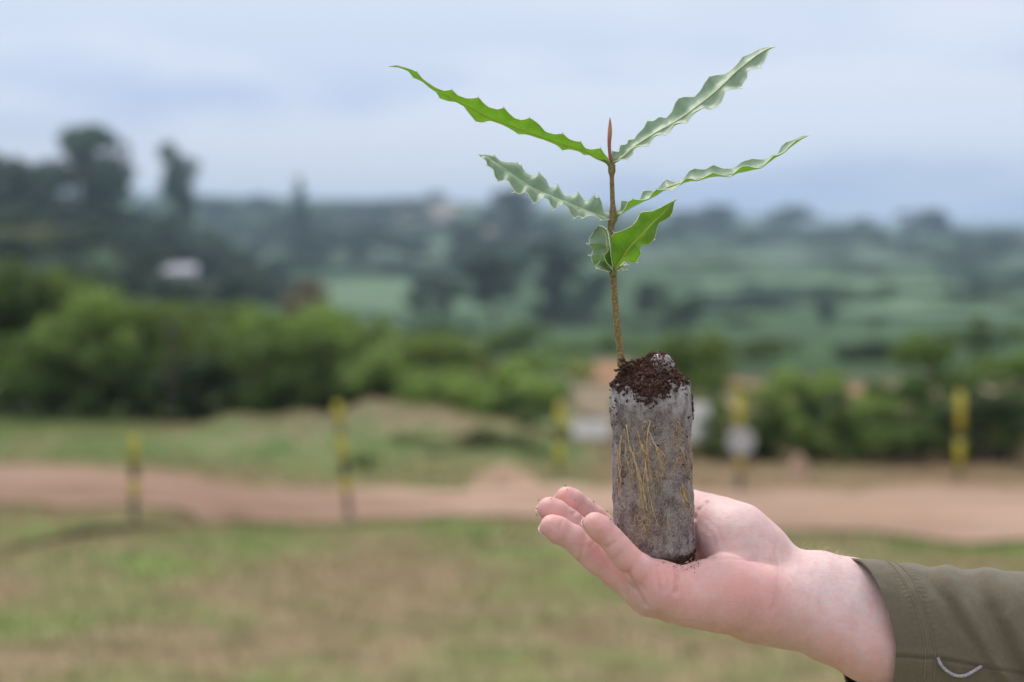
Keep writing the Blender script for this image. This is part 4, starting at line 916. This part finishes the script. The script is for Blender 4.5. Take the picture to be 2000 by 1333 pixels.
L8m = z6([(1270,1090),(1235,1078),(1190,1050),(1150,1035)]); L8a = z6([(1240,1050),(1215,1010),(1185,1000),(1165,1020)]); L8b = z6([(1250,1092),(1205,1078),(1160,1062),(1140,1045)])
make_leaf(L8m, L8a, L8b, 1, -1, 6, [SDY-4, 0, -4], 'tiny curled leaf at the lowest node left of the stem', True, .1, M_vein, WP, .9)
L5m = z6([(1298,1100),(1320,1055),(1380,960),(1450,865),(1540,770),(1620,685),(1720,590),(1790,510),(1850,462)])
L5a = z6([(1285,1060),(1240,1020),(1215,960),(1250,920),(1265,870),(1262,820),(1300,765),(1370,745),(1450,705),(1495,655),(1520,600),(1545,583),(1625,578),(1700,545),(1760,512),(1815,485)])
L5b = z6([(1330,1062),(1385,1003),(1430,1000),(1485,1018),(1515,965),(1530,940),(1518,905),(1540,862),(1600,858),(1640,820),(1655,780),(1672,700),(1690,672),(1745,645),(1780,620),(1800,575),(1805,540),(1812,500)])
make_leaf(L5m, L5a, L5b, -1, 1, 13, [SDY-6, -16, -10], 'broad bright green leaf in front of the stem, lit through', True, .10, M_vein2, WP, .8, True)

# ------------------------------------------------------------------ hand and forearm (signed distance field -> one skin)
def arrP(u, v, dy): p = P(u, v, dy); return np.array([p.x, p.y, p.z])*1000
vox = 0.92
lo_c = np.minimum(arrP(1030, 1420, -55), arrP(1030, 1420, 110)); hi_c = np.maximum(arrP(2000, 925, -55), arrP(2000, 925, 110))
gx, gy, gz_ = [np.arange(lo_c[k]-4, hi_c[k]+4, vox, dtype=np.float32) for k in range(3)]
SH = (len(gx), len(gy), len(gz_))
def smin(a, b, k):
    h = np.maximum(k-np.abs(a-b), 0)/k; return np.minimum(a, b)-h*h*k*.25
BIG = 60.0
def chain_field(pts, k=3.0, sub=1):
    f = np.full(SH, BIG, np.float32)
    pts = [(arrP(u, v, d), rr*PX*1000) for u, v, d, rr in pts]
    for (a, ra), (b, rb) in zip(pts, pts[1:]):
        mg = max(ra, rb)+22; l_, h_ = np.minimum(a, b)-mg, np.maximum(a, b)+mg
        s = tuple(slice(max(int((l_[i]-g[0])/vox), 0), max(int((h_[i]-g[0])/vox)+1, 0)) for i, g in enumerate((gx, gy, gz_)))
        X, Y, Z = np.meshgrid(gx[s[0]], gy[s[1]], gz_[s[2]], indexing='ij')
        ba = b-a; L2 = max((ba**2).sum(), 1e-6); h = np.clip(((X-a[0])*ba[0]+(Y-a[1])*ba[1]+(Z-a[2])*ba[2])/L2, 0, 1)
        d = np.sqrt((X-a[0]-h*ba[0])**2+(Y-a[1]-h*ba[1])**2+(Z-a[2]-h*ba[2])**2)-(ra+(rb-ra)*h)
        f[s] = smin(f[s], d.astype(np.float32), k)
    return f
FING = {
 'index': [(1107,973,42,23.5),(1119,981,42,25),(1143,998,43,23.5),(1160,1012,43,24.5),(1178,1028,44,24.5),(1215,1058,46,27),(1275,1092,48,34)],
 'middle': [(1073,994,20,23.5),(1086,1002,20,25),(1112,1019,21,24),(1135,1038,21,25),(1165,1062,22,26),(1205,1090,23,29),(1268,1118,26,38)],
 'ring': [(1078,1029,-2,23.5),(1091,1036,-2,25.5),(1119,1051,-2,24.5),(1145,1073,-2,27),(1166,1092,-2,27.5),(1205,1118,-2,31),(1272,1152,0,40)],
 'pinky': [(1162,1024,-27,22.5),(1173,1033,-27,24.5),(1193,1052,-27,22.5),(1208,1070,-27,24),(1224,1089,-27,25),(1250,1114,-26,30),(1290,1146,-22,44)],
}
palm = chain_field([(1275,1092,48,34),(1268,1118,26,38),(1272,1152,0,40),(1290,1146,-22,44)], 6)
palm = smin(palm, chain_field([(1290,1152,-20,46),(1340,1165,-18,50),(1372,1163,-17,60),(1415,1160,-14,71),(1470,1172,-6,70),(1510,1178,0,66)], 6), 8)
palm = smin(palm, chain_field([(1270,1122,26,36),(1360,1148,22,44),(1480,1150,18,56)], 6), 10)
palm = smin(palm, chain_field([(1222,1128,-2,31),(1272,1156,0,40),(1310,1166,-8,46)], 6), 8)
palm = smin(palm, chain_field([(1275,1092,48,34),(1380,1100,48,42),(1480,1120,30,52)], 6), 9)
palm = smin(palm, chain_field([(1540,1132,14,57),(1600,1142,14,62),(1660,1163,14,70),(1800,1200,16,86),(1990,1250,18,100)], 6), 10)
palm = smin(palm, chain_field([(1490,1178,2,66),(1545,1195,2,64),(1620,1222,4,68),(1700,1250,4,80),(1830,1290,6,95),(1990,1330,8,110)], 6), 16)
palm = smin(palm, chain_field([(1530,1120,20,52),(1480,1085,20,66),(1437,1056,22,73),(1400,1035,34,64),(1368,1020,48,56)], 6), 7)
palm = smin(palm, chain_field([(1375,1018,50,54),(1345,1000,62,44),(1300,990,72,36),(1262,985,76,34),(1238,985,76,28)], 5), 7)
hand = palm
for k_, pts in FING.items():
    fch = chain_field(pts, 2.5)
    h = smin(hand, fch, 4.0)
    hand = h if k_ == 'index' else h
# keep neighbouring fingers apart: rebuild with a crisp union between fingers
fing = None
for k_, pts in FING.items():
    fch = chain_field(pts if k_ in ('ring', 'pinky') else pts[:-1], 2.5); fing = fch if fing is None else np.minimum(fing, fch)
hand = smin(palm, fing, 5.0)
# the plug presses its own seat into the palm
Xg, Yg, Zg = np.meshgrid(gx, gy, gz_, indexing='ij'); pbn, azn = np.array(pb)*1000, np.array(az)
hh = (Xg-pbn[0])*azn[0]+(Yg-pbn[1])*azn[1]+(Zg-pbn[2])*azn[2]
rr_ = np.sqrt(np.maximum((Xg-pbn[0])**2+(Yg-pbn[1])**2+(Zg-pbn[2])**2-hh**2, 0)); q1, q2 = rr_-(PR*1000+.1), -hh-.6
pl_ = np.minimum(np.maximum(q1, q2), 0)+np.sqrt(np.maximum(q1, 0)**2+np.maximum(q2, 0)**2)
hand = -smin(-hand, pl_, 3.0).astype(np.float32); del Xg, Yg, Zg, hh, rr_, q1, q2, pl_
CREASES = []
def crease(pts, amp, wd):
    global hand
    CREASES.append(([np.array(P(*p)) for p in pts], amp))
    f = chain_field([(u, v, d, 0) for u, v, d in pts], .01)
    hand = hand + (2.0*amp*np.exp(-(np.maximum(f, 0)/wd)**2)).astype(np.float32)
def zh(l, d): return [(1020+x*.3, 900+y*.3, d if not hasattr(d, '__len__') else d[i]) for i, (x, y) in enumerate(l)]
# creases (photo crop pixels); depth follows the near surface, found by marching towards the camera ray
def surf_dy(u, v):
    for dy in np.arange(-54, 100, .5):
        p = arrP(u, v, dy); i = [int(round((p[k]-g[0])/vox)) for k, g in enumerate((gx, gy, gz_))]
        if all(0 <= i[k] < SH[k] for k in range(3)) and hand[i[0], i[1], i[2]] < 0: return dy
    return 0
def crz(l, amp, wd, n=14):
    pp = catmull([(1020+x*.3, 900+y*.3) for x, y in l], n); crease([(u, v, surf_dy(u, v)) for u, v in pp], amp, wd)
crz([(1000,700),(1008,760),(1000,860)], 2.0, 1.3)
crz([(870,680),(885,760),(900,850)], .35, 1.1)
crz([(1010,720),(1060,700),(1120,672)], .8, 1.4); crz([(1120,645),(1200,628),(1350,632),(1500,640),(1640,660)], 1.5, 1.9)
crz([(1660,520),(1640,600),(1665,700),(1660,850),(1620,980)], .22, 2.0)
crz([(1120,370),(1150,320),(1200,270)], .9, 1.6)
crz([(545,565),(570,550),(600,530)], .35, 1.1); crz([(650,720),(690,735),(705,700)], .5, 1.2)
crz([(690,735),(750,850),(800,940)], 1.6, 1.5)
for l in ([(930,700),(945,770),(935,840)], [(960,705),(970,750)], [(840,640),(850,690)], [(770,800),(800,840)], [(500,480),(520,455)], [(440,560),(470,530)]):
    crz(l, .22, 1.1)
for l in ([(1160,420),(1230,470),(1260,560)], [(1200,380),(1270,440),(1300,520)], [(1580,500),(1650,560),(1700,640)]): crz(l, .12, 1.0)
crz([(370,650),(395,560)], .35, 1.2); crz([(240,440),(262,395)], .3, 1); crz([(640,600),(600,640)], .2, 1.1); crz([(330,350),(350,330)], .5, 1.2); crz([(1130,370),(1128,470),(1140,560)], .8, 2); crz([(1700,660),(1690,800),(1640,960)], .15, 2.0)

def surface_nets(f):
    ins = f < 0; nx, ny, nz = f.shape
    corners = [(0,0,0),(1,0,0),(0,1,0),(1,1,0),(0,0,1),(1,0,1),(0,1,1),(1,1,1)]
    c = [f[a:nx-1+a, b:ny-1+b, d:nz-1+d] for a, b, d in corners]; s = [x < 0 for x in c]
    cnt = sum(x.astype(np.int8) for x in s); act = (cnt > 0) & (cnt < 8); idx = -np.ones(act.shape, np.int32); ii = np.argwhere(act); idx[act] = np.arange(len(ii))
    cv = [x[act] for x in c]; P0 = np.zeros((len(ii), 3)); W = np.zeros(len(ii))
    for a in range(8):
        for b in range(a+1, 8):
            d = np.array(corners[b])-np.array(corners[a])
            if np.abs(d).sum() != 1: continue
            m = (cv[a] < 0) != (cv[b] < 0); t = cv[a][m]/(cv[a][m]-cv[b][m]); P0[m] += np.array(corners[a])+t[:, None]*d; W[m] += 1
    V = ii+P0/W[:, None]; F = []
    for axn in range(3):
        sl0 = [slice(None)]*3; sl1 = [slice(None)]*3; sl0[axn] = slice(0, -1); sl1[axn] = slice(1, None)
        a, b = ins[tuple(sl0)], ins[tuple(sl1)]; ch = np.argwhere(a != b); fl = a[tuple(ch.T)]
        o1, o2 = [k for k in range(3) if k != axn]
        ok = (ch[:, o1] > 0) & (ch[:, o2] > 0) & (ch[:, o1] < f.shape[o1]-1) & (ch[:, o2] < f.shape[o2]-1); ch, fl = ch[ok], fl[ok]
        def q(d1, d2): e = ch.copy(); e[:, o1] -= d1; e[:, o2] -= d2; return idx[tuple(e.T)]
        Q = np.stack([q(1, 1), q(0, 1), q(0, 0), q(1, 0)], 1); rev = fl if axn != 1 else ~fl
        Q[~rev] = Q[~rev][:, ::-1]; F.append(Q)
    return V, np.concatenate(F)
sv, sf = surface_nets(hand)
sv = (sv*vox+np.array([gx[0], gy[0], gz_[0]]))*.001
root_p = P(1500, 1150, 5)
person = empty('person', root_p)
tag(person, 'person in an olive sleeve holding the seedling on an open right palm', 'person')
hm = mesh_np('hand', sv, sf, True)
bmx = bmesh.new(); bmx.from_mesh(hm)
for _ in range(2): bmesh.ops.smooth_vert(bmx, verts=bmx.verts, factor=.5, use_axis_x=True, use_axis_y=True, use_axis_z=True)
bmesh.ops.recalc_face_normals(bmx, faces=bmx.faces); bmx.to_mesh(hm); bmx.free()
co = np.zeros(len(hm.vertices)*3, np.float32); hm.vertices.foreach_get('co', co); co = co.reshape(-1, 3)
def blob(u, v, dy, r_mm): p = np.array(P(u, v, dy)); return np.exp(-((co-p)**2).sum(1)/(r_mm*.001)**2)
red = np.zeros(len(co)); pale = np.zeros(len(co))
for k_, pts in FING.items():
    d0 = {'pinky': -35, 'ring': -10, 'middle': 12, 'index': 34}[k_]
    red += .75*blob(pts[0][0], pts[0][1], pts[0][2], 13)+.35*blob(pts[3][0]+12, pts[3][1]-8, pts[3][2], 12)+.3*blob(pts[4][0], pts[4][1], pts[4][2], 12)
red += .5*blob(1490, 1165, -22, 20)+.35*blob(1260, 1140, -35, 16)+.3*blob(1340, 1185, -38, 18)+.5*blob(1440, 1150, -35, 20)+.45*blob(1310, 1125, -30, 15)+.4*blob(1215, 1095, -5, 18)+.5*blob(1380, 1215, -10, 22)+.4*blob(1640, 1290, -5, 35)+.3*blob(1365, 985, 45, 16)
pale += .6*blob(1440, 1010, 10, 22)+.6*blob(1620, 1120, -8, 30)+.5*blob(1690, 1160, -12, 30)+.3*blob(1400, 1180, -35, 16)
crs = np.zeros(len(co))
for pts, amp in CREASES:
    a_, b_ = np.array(pts[:-1]), np.array(pts[1:])
    near_ = np.where((co > a_.min(0)-.004).all(1) & (co < a_.max(0)+.004).all(1))[0]; q = co[near_]
    if len(q) == 0: continue
    best = np.full(len(q), 9.0)
    for a1_, b1_ in zip(a_, b_):
        ba_ = b1_-a1_; h_ = np.clip(((q-a1_)@ba_)/max((ba_**2).sum(), 1e-12), 0, 1); best = np.minimum(best, np.linalg.norm(q-a1_-h_[:, None]*ba_, axis=1))
    crs[near_] = np.maximum(crs[near_], min(amp, 1.2)*np.exp(-(best/.0011)**2))
for nm, arr in (('red', red), ('pale', pale), ('crease', crs)):
    at = hm.attributes.new(nm, 'FLOAT', 'POINT'); at.data.foreach_set('value', np.clip(arr, 0, 1).astype(np.float32))
sk = Mat('skin'); so = sk.obj()
mo = sk.noise(70, 4, .6, vec=so); mo2 = sk.noise(330, 3, .6, vec=so)
base = sk.ramp(mo, [(.3, (.68, .415, .385)), (.5, (.75, .49, .455)), (.7, (.82, .575, .545))])
base = sk.mix(sk.attr('pale', 'Fac'), base, (.87, .69, .68)); 
rf = sk.n('ShaderNodeMath', _operation='MULTIPLY'); sk.l(sk.attr('red', 'Fac'), rf.inputs[0]); rf.inputs[1].default_value = .95
base = sk.mix(rf.outputs[0], base, (.80, .33, .30))
vein = sk.noise(26, 2, .4, vec=sk.mapping(so, (.5, 1, 1.6)), dist=1.2); vf = sk.ramp(vein, [(.40, (0, 0, 0)), (.50, (.16, .16, .16)), (.60, (0, 0, 0))]); base = sk.mix(vf, base, (.52, .46, .55))
mo3 = sk.noise(150, 5, .65, vec=so, dist=.4); base = sk.mix(sk.ramp(mo3, [(.42, (0, 0, 0)), (.68, (.42, .42, .42))]), base, (.74, .36, .335)); base = sk.mix(sk.ramp(mo2, [(.60, (0, 0, 0)), (.8, (.3, .3, .3))]), base, (.88, .72, .70))
base = sk.mix(sk.mix(.55, (0, 0, 0), sk.attr('crease', 'Fac')), base, (.50, .17, .15))
sk.l(base, sk.b.inputs['Base Color']); sk.b.inputs['Roughness'].default_value = .48; sk.b.inputs['Specular IOR Level'].default_value = .4
sk.b.inputs['Subsurface Weight'].default_value = .22; sk.b.inputs['Subsurface Radius'].default_value = (1, .32, .18); sk.b.inputs['Subsurface Scale'].default_value = .004
vo = sk.n('ShaderNodeTexVoronoi', _feature='DISTANCE_TO_EDGE', Scale=900); sk.l(so, vo.inputs['Vector'])
ln_ = sk.noise(60, 4, .6, vec=sk.mapping(so, (5, 1.2, 1.2)), dist=.8)
ln2 = sk.noise(110, 3, .6, vec=sk.mapping(so, (1, 2, 7), rot=(0, .5, 0)), dist=.5)
sk.bump(sk.mix(.45, sk.mix(.5, mo2, vo.outputs[0]), sk.mix(.5, ln_, ln2)), .55, .0013)
hand_o = local(link('hand', hm, sk.m), person)
nail_m = Mat('nail'); nail_m.b.inputs['Base Color'].default_value = (.78, .58, .52, 1); nail_m.b.inputs['Roughness'].default_value = .25
for k_, pts in FING.items():
    a, b = P(*pts[0][:3]), P(*pts[2][:3]); t = (b-a).normalized(); dn = Vector((-.42, .30, -.85)); dn = (dn-t*dn.dot(t)).normalized(); sd_ = t.cross(dn); rr = pts[0][3]*PX
    vs = []
    for i in range(9):
        for j in range(11):
            an = math.radians(-46+92*j/10); l_ = -.0068+.0115*i/8; R = rr*1.015*(1.0 if l_ > 0 else math.sqrt(max(1-(l_/(rr*1.25))**2, .05)))+.0002
            vs.append(a+t*l_+(dn*math.cos(an)+sd_*math.sin(an))*R)
    fs = [(i*11+j, i*11+j+1, (i+1)*11+j+1, (i+1)*11+j) for i in range(8) for j in range(10)]
    no = local(link('fingernail', mesh_from('fingernail', vs, fs), nail_m.m), person); md = no.modifiers.new('s', 'SOLIDIFY'); md.thickness = .0004; md.offset = 0
# hair along the forearm: short curved strands rooted on the skin
nrm = np.zeros(len(hm.vertices)*3, np.float32); hm.vertices.foreach_get('normal', nrm); nrm = nrm.reshape(-1, 3)
uu = co[:, 0]/co[:, 1]*FOC+1000; vvv = VH-co[:, 2]/co[:, 1]*FOC
cand_top = np.where((uu > 1560) & (uu < 1672) & (nrm[:, 2] > .93))[0]
cand_bot = np.where((uu > 1370) & (uu < 1660) & (nrm[:, 2] < -.35) & (nrm[:, 1] < .7))[0]
cand_th = np.where((uu > 1370) & (uu < 1415) & (vvv > 1000) & (vvv < 1040) & (nrm[:, 1] < 0))[0]
mb = MB(); rs = np.random.RandomState(2)
for cand, n_, l0, l1_, th_ in ((cand_top, 70, .003, .008, .00004), (cand_bot, 420, .001, .0026, .00004), (cand_th, 18, .002, .005, .00003)):
    if len(cand) == 0: continue
    for q in rs.choice(cand, n_):
        p = Vector(co[q]); nn = Vector(nrm[q]); d = (nn*rs.uniform(.25, .9)+Vector((rs.uniform(-.2, 1.0), rs.normal()*.4, rs.normal()*.25))).normalized(); L_ = rs.uniform(l0, l1_)
        b_ = (Vector((1, 0, -.6))*rs.uniform(.1, .7)); mb.tube([p-nn*.0002, p+d*L_*.4, p+d*L_*.75+b_*L_*.25, p+d*L_*.9+b_*L_*.6], [th_*1.3, th_*1.1, th_*.8, th_*.4], 3, False)
o = local(link('arm_hair', mb.mesh('arm_hair'), simple('fair_hair', (.62, .50, .34), .5, .2, 100)), person); o['kind'] = 'stuff'
# specks of peat on the fingers and palm
cp = []; cs = []
for k in range(16):
    k_ = r.choice(['index', 'middle', 'index', 'ring']); pts = FING[k_]; i = r.randrange(0, 4); a = P(*pts[i][:3]).lerp(P(*pts[i+1][:3]), r.random()); d = Vector((r.uniform(-.1, .9), -.35, r.uniform(.5, 1))).normalized(); cp.append(a+d*pts[i][3]*PX*1.0); cs.append(r.uniform(.0003, .0005))
for u, v in [(1104, 947), (1123, 975), (1160, 978), (1185, 998), (1052, 975), (1048, 992), (1150, 1001), (1193, 1012), (1048, 1004)]:
    dy = surf_dy(u, v+4); cp.append(P(u, v+2, dy)); cs.append(r.uniform(.0003, .00055))
for k in range(60):
    u, v = r.uniform(1285, 1378), r.gauss(1104, 7)
    dy = surf_dy(u, v)
    if dy != 0: cp.append(P(u, v, dy)); cs.append(r.uniform(.0002, .00045))
crumbs('hand_specks', cp, cs, M_soil, person, 5)

# ------------------------------------------------------------------ sleeve
cm = Mat('olive_cloth'); co_ = cm.obj()
w1 = cm.n('ShaderNodeTexWave', Scale=1500, Distortion=.5); cm.l(cm.mapping(co_, (1, 1, 0)), w1.inputs[0]); w2 = cm.n('ShaderNodeTexWave', _bands_direction='Z', Scale=1500, Distortion=.5); cm.l(co_, w2.inputs[0])
cm.l(cm.ramp(cm.noise(400, 4, .65, vec=co_), [(.3, (.142, .118, .083)), (.7, (.170, .142, .102))]), cm.b.inputs['Base Color'])
cm.b.inputs['Roughness'].default_value = .85; cm.b.inputs['Specular IOR Level'].default_value = .2; cm.b.inputs['Sheen Weight'].default_value = .2
cm.bump(cm.mix(.5, w1.outputs[1], w2.outputs[1]), .25, .0003)
NS, NTH = 260, 320
def g(x, c, s): return math.exp(-((x-c)/s)**2)
def sleeve_pt(s, th, off=0.0):
    """s 0..1 from the cuff to beyond the frame, th: 0 away, 90 top, 180 towards the camera"""
    c_, n_ = math.cos(th), math.sin(th); ur = 1694-56*c_-26*n_ if n_ > 0 else 1694-56*c_-2*n_
    u = ur+s*(2600-ur)
    vt = np.interp(u, [1650, 1668, 1700, 1735, 1757, 1780, 1815, 1850, 1880, 1925, 2000, 2600], [1090, 1091, 1094, 1097, 1103, 1102, 1108, 1106, 1112, 1112, 1117, 1135])
    Rv = np.interp(u, [1650, 1800, 2000, 2600], [150, 165, 178, 205])+off; vc = vt+np.interp(u, [1650, 1800, 2000, 2600], [150, 165, 178, 205])
    Rd = np.interp(u, [1650, 1800, 2000, 2600], [104, 118, 132, 160])+off
    # folds
    t = math.degrees(th) % 360; fd = 0
    near = max(0, -c_)
    for (u0, sl, wd, am) in ((1840, .55, 17, 5.5), (1893, .50, 15, -5.5), (1935, .42, 20, 5), (1990, .35, 22, -4), (2060, .3, 26, 5), (1800, .7, 13, -3.5), (1770, .2, 14, 2.0), (2150, .3, 30, -6), (2260, .2, 35, 7), (2400, .3, 40, -7)):
        vv_ = vc-Rv*n_; x0 = u0+sl*(vv_-1110)+10*mnoise.noise(Vector((vv_*.02, u0, 0))); fd += 1.7*am*g(u, x0, wd)*near**.6*np.interp(u, [1765, 1800], [.2, 1])
    for (u0, am, wd) in ((1755, 2, 14), (1790, 2.0, 18), (1858, 3.0, 16), (1925, 2.0, 20)): fd += am*g(u, u0, wd)*max(0, n_)**3*.9
    fd += 1.2*mnoise.noise(Vector((u*.02, th*2.5, 1)))*np.interp(u, [1700, 1800], [.4, 1.6])
    # long seam
    vs_ = np.interp(u, [1748, 1830, 2000, 2600], [1283, 1287, 1318, 1400]); vcur = vc-Rv*n_
    if c_ < 0: fd -= 4.5*g(vcur, vs_, 3.0)-1.6*g(vcur, vs_-9, 6)
    # hem: slightly thicker up to the stitching
    if u < ur+64: fd += 1.0
    fd += .55*math.sin(th*83+u*.15)*(g(u, ur+50, 7)+g(u, ur+84, 9))+.8*mnoise.noise(Vector((u*.05, th*6, 4)))
    fd -= 1.4*g(u, ur+57, 2.5)+1.4*g(u, ur+76, 2.5)
    Rv += fd; Rd += fd
    return u, vc-Rv*n_, 8+Rd*c_*PX*1000
vs = []
for i in range(NS+1):
    s = (i/NS)**1.6
    for j in range(NTH): vs.append(P(*sleeve_pt(s, 2*math.pi*j/NTH)))
fs = [(i*NTH+j, (i+1)*NTH+j, (i+1)*NTH+(j+1) % NTH, i*NTH+(j+1) % NTH) for i in range(NS) for j in range(NTH)]
sm_ = mesh_from('sleeve', vs, fs); bmx = bmesh.new(); bmx.from_mesh(sm_); bmesh.ops.recalc_face_normals(bmx, faces=bmx.faces); bmx.to_mesh(sm_); bmx.free()
slv = local(link('sleeve', sm_, cm.m), person); md = slv.modifiers.new('s', 'SOLIDIFY'); md.thickness = .0016; md.offset = -1
# near-black inner tube just inside the cuff
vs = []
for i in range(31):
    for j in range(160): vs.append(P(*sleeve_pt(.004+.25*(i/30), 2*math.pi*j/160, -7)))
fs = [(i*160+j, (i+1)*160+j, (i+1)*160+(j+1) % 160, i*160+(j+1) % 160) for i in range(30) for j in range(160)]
local(link('sleeve_inside', mesh_from('sleeve_inside', vs, fs), simple('dark_inside', (.018, .016, .014), .9, .2, 100)), person)
thr = MB()
for off in (57, 76):
    for j in range(150):
        th0 = math.radians(85+125*j/150); th1 = th0+math.radians(125/150*.62)
        if th0 > math.radians(198): continue
        pp = []
        for tq in (th0, (th0+th1)/2, th1):
            ur = sleeve_pt(0, tq)[0]; s = off/(2600-ur); u, v, d = sleeve_pt(s, tq, 0); c_ = P(u, v, d); nn = Vector((0, math.cos(tq), math.sin(tq))); pp.append(c_+nn*.0005)
        thr.tube(pp, [.0002, .0003, .0002], 5)
o = local(link('stitching', thr.mesh('stitching'), simple('thread', (.33, .29, .20), .8, .15, 200)), person); o['kind'] = 'stuff'
# seam line groove filled by a dark piping
mb = MB(); pts = []
def th_for(u, v):
    best = None
    for q in np.linspace(math.radians(150), math.radians(250), 160):
        ur = sleeve_pt(0, q)[0]; s = (u-ur)/(2600-ur)
        if s < 0: continue
        uu_, v_, d_ = sleeve_pt(s, q)
        if best is None or abs(v_-v) < best[0]: best = (abs(v_-v), u, v_, d_)
    return best
# cord loop
cordp = catmull([(1832, 1286), (1838, 1299), (1851, 1312), (1868, 1320), (1884, 1320), (1899, 1313), (1910, 1306), (1917, 1302)], 60)
cd = []
for i, (u, v) in enumerate(cordp):
    q = th_for(u, v); cd.append(P(u, v, q[3]-(1.2+2.2*math.sin(math.pi*i/59))))
mb = MB(); mb.tube(cd, [PX*3.0*(1+.12*math.sin(i*2.1)) for i in range(60)], 10)
cdm = Mat('cord'); cdo = cdm.obj(); cdm.l(cdm.ramp(cdm.noise(1400, 3, vec=cdo), [(.35, (.25, .22, .26)), (.65, (.52, .48, .54))]), cdm.b.inputs['Base Color']); cdm.b.inputs['Roughness'].default_value = .7
co2 = local(link('cord_loop', mb.mesh('cord_loop'), cdm.m), person); co2['label'] = 'pale lilac braided cord loop hanging from the seam'
tag(seedling, 'young seedling with spiny wavy leaves in a paper-wrapped root plug, standing on the open palm', 'seedling')

# ------------------------------------------------------------------ haze
hzm = bpy.data.materials.new('haze'); hzm.use_nodes = True; hn = hzm.node_tree; hn.nodes.clear()
ho = hn.nodes.new('ShaderNodeOutputMaterial'); pv = hn.nodes.new('ShaderNodeVolumePrincipled'); hn.links.new(pv.outputs[0], ho.inputs['Volume'])
pv.inputs['Color'].default_value = (.58, .74, 1.0, 1); pv.inputs['Density'].default_value = .0004; pv.inputs['Anisotropy'].default_value = .2
mb = MB(); mb.box(-4200, 4200, -4200, 4200, -40, 110); haze = tag(link('haze', mb.mesh('haze', False), hzm), 'thin bluish air over the whole landscape', 'haze', kind='stuff')
